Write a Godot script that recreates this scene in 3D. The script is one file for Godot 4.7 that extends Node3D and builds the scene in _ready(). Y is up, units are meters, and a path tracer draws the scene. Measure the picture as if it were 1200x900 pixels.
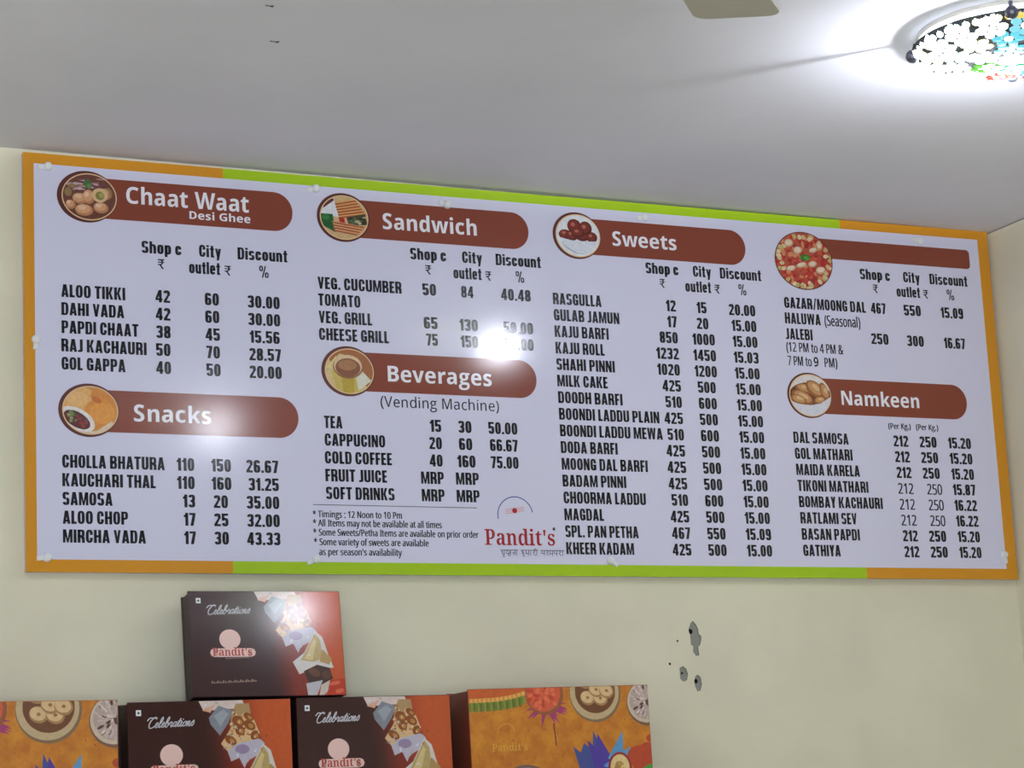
extends Node3D
# A sweet shop's price board on a cream wall under a white ceiling, gift boxes on a shelf below it.
# x runs along the board, y is up, z comes out of the wall; the board's front face is the plane z = 0.

const Y0 := 2.115            # height of the board's lower edge above the floor
const BW := 2.44             # board width
const BH := 0.8763           # board height
const WALL_Z := -0.02        # face of the back wall
const RIGHT_X := 2.4495      # face of the right wall
const EYE := Vector3(-1.16321, Y0 - 0.62343, 4.70281)

var M := {}
var used := {}

func _ready() -> void:
	set_view()
	make_materials()
	build_room()
	build_board()
	build_shelf_and_boxes()
	build_lamps()
	build_fan()

# ---------------------------------------------------------------- camera, environment
func set_view() -> void:
	var cam := Camera3D.new()
	cam.name = "camera"
	add_child(cam)
	var r := Vector3(0.90432648, -0.0484312, 0.42408493)
	var u := Vector3(-0.04115775, 0.9790186, 0.1995711)
	cam.transform = Transform3D(Basis(r, u, r.cross(u)).orthonormalized(), EYE)
	cam.fov = 18.315
	cam.near = 0.05
	cam.far = 50.0
	cam.current = true
	var we := WorldEnvironment.new()
	we.name = "environment"
	var e := Environment.new()
	e.background_mode = Environment.BG_COLOR
	e.background_color = Color(0.80, 0.88, 1.0)
	e.background_energy_multiplier = 1.0
	e.tonemap_mode = Environment.TONE_MAPPER_LINEAR
	e.tonemap_exposure = 0.97
	e.sdfgi_enabled = true
	e.ssao_enabled = true
	e.ssil_enabled = true
	we.environment = e
	add_child(we)
	# daylight from the street, just inside the shop window
	var day := AreaLight3D.new()
	day.name = "window_daylight"
	day.area_size = Vector2(2.1, 2.0)
	day.light_color = Color(0.86, 0.92, 1.0)
	day.light_energy = DAYLIGHT
	day.area_range = 14.0
	day.shadow_enabled = true
	add_child(day)
	day.position = Vector3(-2.0, 1.35, 7.27)

# lamps: [x, z] on the ceiling; the first is in view, the second shows as a highlight on the board
const LAMPS := [[1.585, 1.245], [1.18, 2.54], [-0.75, 1.5], [-1.6, 4.2]]
const DAYLIGHT := 11.5
const LAMP_WHITE := Color(0.93, 0.95, 1.0)
const PALE_GLOW := 5.0
const DEEP_GLOW := 0.9
const BULB_ENERGY := 0.85
const DOWN_ENERGY := 0.22
const CEIL_Y := 0.8885       # ceiling above the board's lower edge at x = 0; it falls by CEIL_DROP per metre
const CEIL_DROP := 0.005

# ---------------------------------------------------------------- helpers
func c8(r: float, g: float, b: float) -> Color:
	return Color(r / 255.0, g / 255.0, b / 255.0)

func mat(col: Color, rough := 0.6, metal := 0.0) -> StandardMaterial3D:
	var m := StandardMaterial3D.new()
	m.albedo_color = col
	m.roughness = rough
	m.metallic = metal
	return m

func numbered(called: String) -> String:
	if not used.has(called):
		used[called] = 0
		return called
	used[called] += 1
	return "%s_%03d" % [called, used[called]]

func thing(called: String, label: String, category: String, at := Vector3.ZERO, group := "") -> Node3D:
	var o := Node3D.new()
	o.name = numbered(called)
	add_child(o)
	o.position = at
	o.set_meta("label", label)
	o.set_meta("category", category)
	if group != "":
		o.set_meta("group", group)
	return o

func part(called: String, parent: Node, label := "") -> Node3D:
	var o := Node3D.new()
	o.name = called
	parent.add_child(o, true)
	if label != "":
		o.set_meta("label", label)
	return o

func obj(called: String, mesh: Mesh, m: Material, parent: Node) -> MeshInstance3D:
	var o := MeshInstance3D.new()
	o.name = called
	o.mesh = mesh
	o.material_override = m
	o.cast_shadow = GeometryInstance3D.SHADOW_CASTING_SETTING_ON
	parent.add_child(o, true)
	return o

func st_new() -> SurfaceTool:
	var st := SurfaceTool.new()
	st.begin(Mesh.PRIMITIVE_TRIANGLES)
	return st

func tri(st: SurfaceTool, a: Vector3, b: Vector3, c: Vector3, n: Vector3) -> void:
	var v := [a, b, c]
	if (b - a).cross(c - a).dot(n) > 0.0:
		v = [a, c, b]
	for p in v:
		st.set_normal(n)
		st.set_uv(Vector2.ZERO)
		st.add_vertex(p)

func face(st: SurfaceTool, pts: Array, middle: Vector3) -> void:
	var n: Vector3 = (pts[1] - pts[0]).cross(pts[2] - pts[0]).normalized()
	var c := Vector3.ZERO
	for p in pts:
		c += p
	c /= pts.size()
	if n.dot(c - middle) < 0.0:
		n = -n
	for i in range(1, pts.size() - 1):
		tri(st, pts[0], pts[i], pts[i + 1], n)

func add_box(st: SurfaceTool, lo: Vector3, hi: Vector3, c := 0.0) -> void:
	var mid := (lo + hi) / 2.0
	var h := (hi - lo) / 2.0
	c = minf(c, minf(h.x, minf(h.y, h.z)) * 0.9)
	for ax in 3:
		var a1 := (ax + 1) % 3
		var a2 := (ax + 2) % 3
		for s in [-1.0, 1.0]:
			var q := []
			for t in [[-1, -1], [1, -1], [1, 1], [-1, 1]]:
				var v := Vector3.ZERO
				v[ax] = s * h[ax]
				v[a1] = t[0] * (h[a1] - c)
				v[a2] = t[1] * (h[a2] - c)
				q.append(mid + v)
			face(st, q, mid)
		if c > 0.0:
			for s1 in [-1.0, 1.0]:
				for s2 in [-1.0, 1.0]:
					var q := []
					for t in [[-1, 0], [1, 0], [1, 1], [-1, 1]]:
						var v := Vector3.ZERO
						v[ax] = t[0] * (h[ax] - c)
						v[a1] = s1 * (h[a1] - c * t[1])
						v[a2] = s2 * (h[a2] - c * (1 - t[1]))
						q.append(mid + v)
					face(st, q, mid)
	if c > 0.0:
		for sx in [-1.0, 1.0]:
			for sy in [-1.0, 1.0]:
				for sz in [-1.0, 1.0]:
					var k := Vector3(sx * h.x, sy * h.y, sz * h.z)
					var q := []
					for ax in 3:
						var v := Vector3(sx * (h.x - c), sy * (h.y - c), sz * (h.z - c))
						v[ax] = k[ax]
						q.append(mid + v)
					face(st, q, mid)

func box_mesh(lo: Vector3, hi: Vector3, c := 0.0) -> ArrayMesh:
	var st := st_new()
	add_box(st, lo, hi, c)
	return st.commit()

# profile of (radius, height) pairs turned about y
func add_lathe(st: SurfaceTool, prof: Array, segs := 48, at := Vector3.ZERO) -> void:
	for i in prof.size() - 1:
		var a: Vector2 = prof[i]
		var b: Vector2 = prof[i + 1]
		for k in segs:
			var t0 := TAU * k / segs
			var t1 := TAU * (k + 1) / segs
			var p := [at + Vector3(a.x * cos(t0), a.y, a.x * sin(t0)), at + Vector3(a.x * cos(t1), a.y, a.x * sin(t1)),
				at + Vector3(b.x * cos(t1), b.y, b.x * sin(t1)), at + Vector3(b.x * cos(t0), b.y, b.x * sin(t0))]
			var tm := (t0 + t1) / 2.0
			var d := b - a
			var n := Vector3(d.y * cos(tm), -d.x, d.y * sin(tm)).normalized()
			if a.x > 1e-6:
				tri(st, p[0], p[1], p[2], n)
			if b.x > 1e-6:
				tri(st, p[0], p[2], p[3], n)

# flat polygon in the plane z
func flat_poly(st: SurfaceTool, pts: PackedVector2Array, z: float) -> void:
	var ids := Geometry2D.triangulate_polygon(pts)
	for i in range(0, ids.size(), 3):
		var q := []
		for k in 3:
			var v: Vector2 = pts[ids[i + k]]
			q.append(Vector3(v.x, v.y, z))
		tri(st, q[0], q[1], q[2], Vector3(0, 0, 1))

func ellipse_pts(cx: float, cy: float, rx: float, ry: float, n := 64) -> PackedVector2Array:
	var out := PackedVector2Array()
	for i in n:
		var t := TAU * i / n
		out.append(Vector2(cx + rx * cos(t), cy + ry * sin(t)))
	return out

# a drawn line with round joints
func flat_stroke(st: SurfaceTool, pts: Array, w: float, z: float) -> void:
	for i in pts.size() - 1:
		var a: Vector2 = pts[i]
		var b: Vector2 = pts[i + 1]
		if a.distance_to(b) < 1e-7:
			continue
		var n := (b - a).orthogonal().normalized() * w / 2.0
		flat_poly(st, PackedVector2Array([a + n, b + n, b - n, a - n]), z)
	for p in pts:
		flat_poly(st, ellipse_pts(p.x, p.y, w / 2.0, w / 2.0, 8), z)

func smooth(pts: Array, sub := 5) -> Array:
	var out := []
	for i in pts.size() - 1:
		var p0: Vector2 = pts[maxi(i - 1, 0)]
		var p1: Vector2 = pts[i]
		var p2: Vector2 = pts[i + 1]
		var p3: Vector2 = pts[mini(i + 2, pts.size() - 1)]
		for k in sub:
			out.append(p1.cubic_interpolate(p2, p0, p3, float(k) / sub))
	out.append(pts[pts.size() - 1])
	return out

# ---------------------------------------------------------------- pictures computed for the prints
func noise_image(size: int, freq: float, seed_: int) -> Image:
	var n := FastNoiseLite.new()
	n.seed = seed_
	n.frequency = freq
	n.fractal_octaves = 4
	return n.get_seamless_image(size, size)

func paint_texture(base: Color, amount: float, freq: float, seed_: int) -> ImageTexture:
	var n := noise_image(256, freq, seed_)
	var img := Image.create(256, 256, false, Image.FORMAT_RGB8)
	for y in 256:
		for x in 256:
			var k := 1.0 + amount * (n.get_pixel(x, y).r - 0.5) * 2.0
			img.set_pixel(x, y, Color(base.r * k, base.g * k, base.b * k).clamp())
	img.generate_mipmaps()
	return ImageTexture.create_from_image(img)

func pell(img: Image, cx: float, cy: float, rx: float, ry: float, col: Color, ang := 0.0) -> void:
	var w := img.get_width()
	var h := img.get_height()
	var m := maxf(rx, ry)
	var ca := cos(ang)
	var sa := sin(ang)
	for y in range(maxi(0, int((cy - m) * w)), mini(h, int((cy + m) * w) + 2)):
		for x in range(maxi(0, int((cx - m) * w)), mini(w, int((cx + m) * w) + 2)):
			var dx := (x + 0.5) / w - cx
			var dy := (y + 0.5) / w - cy
			var ex := (dx * ca + dy * sa) / rx
			var ey := (-dx * sa + dy * ca) / ry
			if ex * ex + ey * ey <= 1.0:
				img.set_pixel(x, y, img.get_pixel(x, y).lerp(col, col.a))

func ppoly(img: Image, pts: Array, col: Color) -> void:
	var w := img.get_width()
	var h := img.get_height()
	for y in h:
		var fy := (y + 0.5) / w
		var xs := []
		for i in pts.size():
			var a: Array = pts[i]
			var b: Array = pts[(i + 1) % pts.size()]
			if (a[1] <= fy) != (b[1] <= fy):
				xs.append(a[0] + (fy - a[1]) / (b[1] - a[1]) * (b[0] - a[0]))
		xs.sort()
		for k in range(0, xs.size() - 1, 2):
			for x in range(maxi(0, int(xs[k] * w)), mini(w, int(xs[k + 1] * w) + 1)):
				img.set_pixel(x, y, img.get_pixel(x, y).lerp(Color(col, 1.0), col.a))

func grain(img: Image, amount: float, seed_: int) -> void:
	var n := noise_image(256, 0.05, seed_)
	for y in img.get_height():
		for x in img.get_width():
			var k := 1.0 + amount * (n.get_pixel(x % 256, y % 256).r - 0.5) * 2.0
			var c := img.get_pixel(x, y)
			img.set_pixel(x, y, Color(c.r * k, c.g * k, c.b * k).clamp())

func food_picture(kind: String) -> Image:
	var img := Image.create(192, 192, false, Image.FORMAT_RGB8)
	var rng := RandomNumberGenerator.new()
	rng.seed = 77
	match kind:
		"puris":
			img.fill(c8(112, 66, 52))
			for i in 26:
				var t := rng.randf() * 6.3
				pell(img, 0.45 + rng.randf_range(-0.36, 0.36), 0.2 + rng.randf_range(-0.12, 0.14), 0.1, 0.018, [c8(205, 180, 185), c8(120, 70, 80), c8(170, 130, 120)][i % 3], t * 0.12 - 0.5)
			for p in [[0.1, 0.42, 0.07, 0.1], [0.85, 0.4, 0.09, 0.13], [0.18, 0.28, 0.08, 0.05]]:
				pell(img, p[0], p[1], p[2], p[3], c8(150, 120, 80))
			pell(img, 0.47, 0.2, 0.07, 0.1, c8(70, 110, 60))
			pell(img, 0.5, 0.26, 0.05, 0.06, c8(96, 140, 78))
			for p in [[0.33, 0.55, 0.15, 0.12], [0.49, 0.5, 0.11, 0.16], [0.8, 0.42, 0.1, 0.13], [0.4, 0.8, 0.17, 0.13], [0.72, 0.73, 0.14, 0.12], [0.15, 0.7, 0.09, 0.1]]:
				pell(img, p[0], p[1], p[2], p[3], c8(196, 132, 92))
				pell(img, p[0] - 0.02, p[1] - 0.025, p[2] * 0.82, p[3] * 0.78, c8(222, 166, 122))
				pell(img, p[0] - 0.04, p[1] - 0.05, p[2] * 0.4, p[3] * 0.35, c8(238, 196, 158))
			pell(img, 0.7, 0.45, 0.15, 0.16, c8(226, 190, 140))
			pell(img, 0.7, 0.46, 0.085, 0.095, c8(136, 130, 66))
			pell(img, 0.73, 0.45, 0.05, 0.06, c8(178, 160, 92))
		"bhatura":
			img.fill(c8(214, 150, 84))
			pell(img, 0.3, 0.3, 0.34, 0.3, c8(232, 176, 106))
			pell(img, 0.75, 0.2, 0.24, 0.2, c8(222, 142, 66))
			pell(img, 0.7, 0.58, 0.32, 0.34, c8(226, 146, 62))
			pell(img, 0.72, 0.55, 0.24, 0.24, c8(236, 160, 72))
			pell(img, 0.26, 0.26, 0.2, 0.16, c8(240, 188, 122))
			pell(img, 0.62, 0.27, 0.1, 0.06, c8(204, 110, 50), 0.6)
			ppoly(img, [[0.3, 0.98], [0.62, 0.94], [0.9, 0.72], [1, 0.9], [0.8, 1], [0.3, 1]], c8(232, 204, 178))
			pell(img, 0.26, 0.7, 0.36, 0.22, c8(240, 230, 226), 0.62)
			pell(img, 0.25, 0.71, 0.28, 0.155, c8(96, 52, 48), 0.62)
			for i in 40:
				var q := Vector2(rng.randf_range(-0.2, 0.2), rng.randf_range(-0.09, 0.09)).rotated(0.62)
				var left := q.x < -0.02
				pell(img, 0.25 + q.x, 0.71 + q.y, 0.035, 0.028, ([c8(120, 140, 78), c8(84, 96, 58), c8(160, 150, 110)] if left else [c8(150, 60, 56), c8(112, 44, 50), c8(128, 70, 70)])[i % 3])
		"grill":
			img.fill(c8(214, 178, 128))
			ppoly(img, [[0.02, 0.26], [0.3, 0.06], [0.38, 0.5], [0.0, 0.46]], c8(232, 230, 236))
			ppoly(img, [[0.05, 0.2], [0.25, 0.05], [0.3, 0.1], [0.06, 0.3]], c8(96, 48, 42))
			ppoly(img, [[0, 0.44], [0.25, 0.44], [0.3, 0.86], [0.0, 0.7]], c8(40, 96, 52))
			pell(img, 0.1, 0.52, 0.08, 0.07, c8(56, 132, 66))
			ppoly(img, [[0.3, 0.14], [0.72, 0.06], [0.98, 0.36], [0.42, 0.54]], c8(226, 166, 102))
			for i in 6:
				var y := 0.13 + i * 0.062
				ppoly(img, [[0.31 + i * 0.014, y + 0.06], [0.76 + i * 0.04, y - 0.06], [0.77 + i * 0.04, y - 0.03], [0.32 + i * 0.014, y + 0.09]], c8(172, 82, 44))
			ppoly(img, [[0.55, 0.5], [0.95, 0.38], [1.0, 0.64], [0.6, 0.68]], c8(78, 70, 52))
			for i in 16:
				pell(img, rng.randf_range(0.55, 0.95), rng.randf_range(0.47, 0.62), 0.04, 0.03, [c8(56, 52, 40), c8(188, 178, 140), c8(90, 110, 70)][i % 3])
			ppoly(img, [[0.38, 0.5], [0.5, 0.52], [0.52, 0.7], [0.42, 0.72]], c8(186, 48, 44))
			ppoly(img, [[0.24, 0.6], [0.95, 0.68], [0.85, 0.92], [0.3, 0.82]], c8(222, 164, 112))
			for i in 4:
				var y := 0.64 + i * 0.062
				ppoly(img, [[0.26, y - 0.02], [0.92 - i * 0.05, y + 0.05], [0.92 - i * 0.05, y + 0.08], [0.26, y + 0.01]], c8(170, 80, 52))
		"tea":
			img.fill(c8(224, 196, 138))
			ppoly(img, [[0.0, 0.0], [1, 0], [1, 1], [0.82, 0.8], [0.76, 0.5], [0.7, 0.2], [0.3, 0.1], [0.1, 0.3]], c8(170, 104, 58))
			ppoly(img, [[0.02, 0.45], [0.22, 0.16], [0.3, 0.3], [0.22, 0.45]], c8(232, 208, 140))
			ppoly(img, [[0.12, 0.5], [0.8, 0.5], [0.72, 0.98], [0.22, 0.96]], c8(212, 186, 96))
			ppoly(img, [[0.33, 0.6], [0.6, 0.62], [0.58, 1.0], [0.36, 1.0]], c8(194, 166, 62))
			ppoly(img, [[0.64, 0.6], [0.78, 0.5], [0.96, 0.7], [0.68, 0.94]], c8(226, 222, 200))
			pell(img, 0.47, 0.4, 0.32, 0.27, c8(150, 100, 58))
			pell(img, 0.47, 0.38, 0.3, 0.255, c8(228, 196, 152))
			pell(img, 0.47, 0.42, 0.265, 0.215, c8(142, 86, 58))
			pell(img, 0.46, 0.36, 0.2, 0.12, c8(176, 122, 82))
		"jamun":
			img.fill(c8(236, 236, 240))
			for p in [[0.2, 0.49, 0.15, 0.12], [0.36, 0.5, 0.15, 0.13], [0.6, 0.5, 0.17, 0.13], [0.82, 0.52, 0.13, 0.13], [0.42, 0.27, 0.16, 0.17], [0.68, 0.31, 0.15, 0.17], [0.5, 0.43, 0.16, 0.12]]:
				pell(img, p[0], p[1], p[2], p[3], c8(96, 34, 28))
				pell(img, p[0] - 0.015, p[1] - 0.02, p[2] * 0.78, p[3] * 0.76, c8(134, 48, 34))
				pell(img, p[0] - 0.03, p[1] - 0.04, p[2] * 0.3, p[3] * 0.28, c8(190, 110, 90))
			ppoly(img, [[0.06, 0.56], [0.3, 0.62], [0.6, 0.635], [0.95, 0.61], [0.82, 0.86], [0.66, 0.95], [0.42, 0.95], [0.2, 0.82]], c8(226, 228, 238))
			ppoly(img, [[0.1, 0.68], [0.2, 0.82], [0.42, 0.95], [0.66, 0.95], [0.45, 0.92], [0.25, 0.8]], c8(196, 198, 206))
		"halwa":
			img.fill(c8(186, 84, 62))
			for i in 240:
				var t := rng.randf() * TAU
				var r := sqrt(rng.randf()) * 0.5
				pell(img, 0.5 + r * cos(t), 0.5 + r * sin(t), rng.randf_range(0.025, 0.06), rng.randf_range(0.02, 0.045), [c8(186, 44, 40), c8(206, 92, 60), c8(160, 50, 40), c8(214, 140, 96), c8(198, 62, 56)][i % 5], rng.randf() * 3)
			for i in 46:
				var t := rng.randf() * TAU
				pell(img, 0.5 + rng.randf_range(0.4, 0.5) * cos(t), 0.5 + rng.randf_range(0.4, 0.5) * sin(t), 0.045, 0.035, [c8(232, 206, 168), c8(214, 190, 140), c8(196, 176, 110)][i % 3], t)
			for p in [[0.25, 0.2, 0.08, 0.07], [0.4, 0.32, 0.08, 0.07], [0.68, 0.3, 0.08, 0.045], [0.8, 0.22, 0.05, 0.06], [0.45, 0.58, 0.1, 0.045], [0.65, 0.55, 0.08, 0.055], [0.79, 0.65, 0.09, 0.065], [0.26, 0.65, 0.09, 0.05]]:
				pell(img, p[0], p[1], p[2], p[3], c8(206, 168, 134), -0.3)
				pell(img, p[0], p[1] - 0.01, p[2] * 0.75, p[3] * 0.7, c8(236, 212, 186), -0.3)
			pell(img, 0.53, 0.44, 0.09, 0.06, c8(60, 120, 40))
			pell(img, 0.55, 0.45, 0.05, 0.035, c8(92, 160, 60), 0.5)
		"namkeen":
			img.fill(c8(228, 220, 218))
			pell(img, 0.5, 0.5, 0.52, 0.32, c8(112, 64, 40))
			for p in [[0.36, 0.34, 0.22, 0.12, 0.2], [0.62, 0.34, 0.26, 0.17, 0.75], [0.86, 0.4, 0.1, 0.24, -0.3], [0.3, 0.56, 0.28, 0.16, 0.45], [0.2, 0.62, 0.2, 0.12, 0.3], [0.72, 0.62, 0.14, 0.1, -0.2]]:
				pell(img, p[0], p[1], p[2], p[3], c8(158, 98, 58), p[4])
				pell(img, p[0] + 0.01, p[1] - 0.02, p[2] * 0.8, p[3] * 0.7, c8(204, 148, 96), p[4])
				pell(img, p[0] + 0.03, p[1] - 0.04, p[2] * 0.45, p[3] * 0.3, c8(226, 184, 136), p[4])
			ppoly(img, [[0.02, 0.66], [0.2, 0.72], [0.48, 0.745], [0.75, 0.69], [1, 0.52], [1, 1], [0, 1]], c8(224, 222, 232))
	grain(img, 0.05, 5)
	img.generate_mipmaps()
	return img

func brown_box_picture() -> Image:
	var img := Image.create(512, 352, false, Image.FORMAT_RGB8)
	for y in 352:
		for x in 512:
			var u := (x + 0.5) / 512.0
			var v := (y + 0.5) / 512.0
			var t := smoothstep(0.40, 0.92, u + (0.30 - v) * 0.12)
			var c := c8(62, 31, 32).lerp(c8(136, 48, 36), smoothstep(0.0, 0.5, t)).lerp(c8(206, 92, 48), smoothstep(0.55, 1.0, t))
			img.set_pixel(x, y, c)
	# sweets in a diagonal ribbon, wrapped in silver leaf
	ppoly(img, [[0.43, 0.0], [0.70, 0.0], [0.72, 0.05], [0.60, 0.05], [0.46, 0.06]], c8(226, 206, 196))
	ppoly(img, [[0.45, 0.055], [0.53, 0.02], [0.50, 0.07]], c8(232, 170, 140))
	ppoly(img, [[0.49, 0.10], [0.55, 0.03], [0.64, 0.06], [0.61, 0.13], [0.555, 0.205], [0.50, 0.14]], c8(140, 142, 152))
	ppoly(img, [[0.52, 0.09], [0.58, 0.05], [0.61, 0.08], [0.56, 0.15]], c8(166, 170, 180))
	ppoly(img, [[0.66, 0.02], [0.74, 0.02], [0.75, 0.09], [0.69, 0.10], [0.62, 0.17], [0.63, 0.08]], c8(186, 150, 106))
	ppoly(img, [[0.56, 0.255], [0.62, 0.17], [0.71, 0.07], [0.77, 0.12], [0.80, 0.20], [0.76, 0.255], [0.66, 0.26], [0.60, 0.30]], c8(228, 186, 136))
	for p in [[0.67, 0.125, 0.04, 0.03], [0.735, 0.10, 0.035, 0.02], [0.74, 0.15, 0.04, 0.026], [0.68, 0.18, 0.03, 0.028], [0.62, 0.235, 0.04, 0.024], [0.77, 0.21, 0.025, 0.03]]:
		pell(img, p[0], p[1], p[2], p[3], c8(146, 82, 44), 0.6)
		pell(img, p[0] + 0.008, p[1] + 0.004, p[2] * 0.45, p[3] * 0.5, c8(196, 134, 76), 0.6)
	ppoly(img, [[0.60, 0.30], [0.66, 0.255], [0.80, 0.23], [0.83, 0.26], [0.80, 0.32], [0.72, 0.36], [0.70, 0.40], [0.67, 0.34], [0.62, 0.36]], c8(198, 190, 204))
	pell(img, 0.69, 0.29, 0.045, 0.028, c8(160, 138, 170))
	ppoly(img, [[0.66, 0.46], [0.74, 0.40], [0.82, 0.26], [0.865, 0.30], [0.90, 0.42], [0.93, 0.50], [0.80, 0.50], [0.70, 0.54]], c8(222, 214, 206))
	ppoly(img, [[0.715, 0.45], [0.82, 0.275], [0.85, 0.32], [0.86, 0.44], [0.80, 0.46]], c8(196, 168, 108))
	ppoly(img, [[0.74, 0.44], [0.81, 0.31], [0.825, 0.33], [0.79, 0.45]], c8(222, 198, 140))
	ppoly(img, [[0.86, 0.38], [0.92, 0.44], [0.90, 0.48], [0.84, 0.46]], c8(186, 150, 92))
	ppoly(img, [[0.73, 0.52], [0.82, 0.48], [0.90, 0.50], [0.92, 0.57], [0.84, 0.61], [0.76, 0.60]], c8(70, 44, 34))
	pell(img, 0.80, 0.53, 0.04, 0.025, c8(104, 66, 46), 0.4)
	pell(img, 0.88, 0.545, 0.03, 0.03, c8(96, 60, 44), 0.4)
	ppoly(img, [[0.74, 0.60], [0.85, 0.58], [0.80, 0.69], [0.75, 0.69]], c8(196, 192, 196))
	ppoly(img, [[0.84, 0.61], [0.90, 0.58], [0.90, 0.63], [0.84, 0.69], [0.82, 0.69]], c8(212, 196, 184))
	ppoly(img, [[0.90, 0.58], [1.0, 0.57], [1.0, 0.69], [0.87, 0.69]], c8(196, 62, 40))
	for p in [[0.93, 0.60, 0.04, 0.012], [0.96, 0.65, 0.03, 0.014]]:
		pell(img, p[0], p[1], p[2], p[3], c8(224, 110, 80), -0.2)
	var rng := RandomNumberGenerator.new()
	rng.seed = 31
	for i in 70:                                        # chopped nuts, silver leaf creases
		var t := rng.randf()
		var p := Vector2(lerpf(0.60, 0.80, t) + rng.randf_range(-0.05, 0.05), lerpf(0.10, 0.26, t) + rng.randf_range(-0.05, 0.05))
		var here := img.get_pixel(int(clampf(p.x, 0, 0.99) * 512), int(clampf(p.y, 0, 0.68) * 512))
		if here.r > 0.7 and here.b < 0.6:
			pell(img, p.x, p.y, 0.008, 0.004, [c8(168, 104, 58), c8(240, 208, 160), c8(132, 76, 42)][i % 3], rng.randf() * 3)
	for i in 60:
		var p := Vector2(rng.randf_range(0.46, 0.93), rng.randf_range(0.0, 0.66))
		var here := img.get_pixel(int(p.x * 512), int(p.y * 512))
		if here.b > 0.5:
			var d := Vector2(rng.randf_range(0.01, 0.03), 0).rotated(rng.randf() * 6.0)
			ppoly(img, [[p.x, p.y], [p.x + d.x, p.y + d.y], [p.x + d.y * 0.5, p.y - d.x * 0.5]], Color([c8(242, 240, 246), c8(150, 150, 166), c8(204, 198, 210)][i % 3], 0.7))
	grain(img, 0.03, 9)
	img.generate_mipmaps()
	return img

func cookie_bowl(img: Image, cx: float, cy: float, r: float) -> void:
	pell(img, cx, cy, r, r, c8(140, 112, 80))
	pell(img, cx - 0.004, cy - 0.006, r * 0.95, r * 0.95, c8(206, 178, 136))
	pell(img, cx, cy - 0.01, r * 0.78, r * 0.76, c8(120, 74, 44))
	for p in [[-0.35, -0.35], [0.05, -0.4], [0.42, -0.32], [-0.3, 0.22], [0.2, 0.25], [0.05, -0.05], [0.45, 0.0]]:
		pell(img, cx + p[0] * r, cy - 0.01 + p[1] * r, r * 0.29, r * 0.25, c8(178, 132, 84), 0.3)
		pell(img, cx + p[0] * r - 0.003, cy - 0.014 + p[1] * r, r * 0.25, r * 0.2, c8(228, 192, 140), 0.3)
		pell(img, cx + p[0] * r, cy - 0.012 + p[1] * r, r * 0.06, r * 0.05, c8(168, 112, 66))

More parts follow.
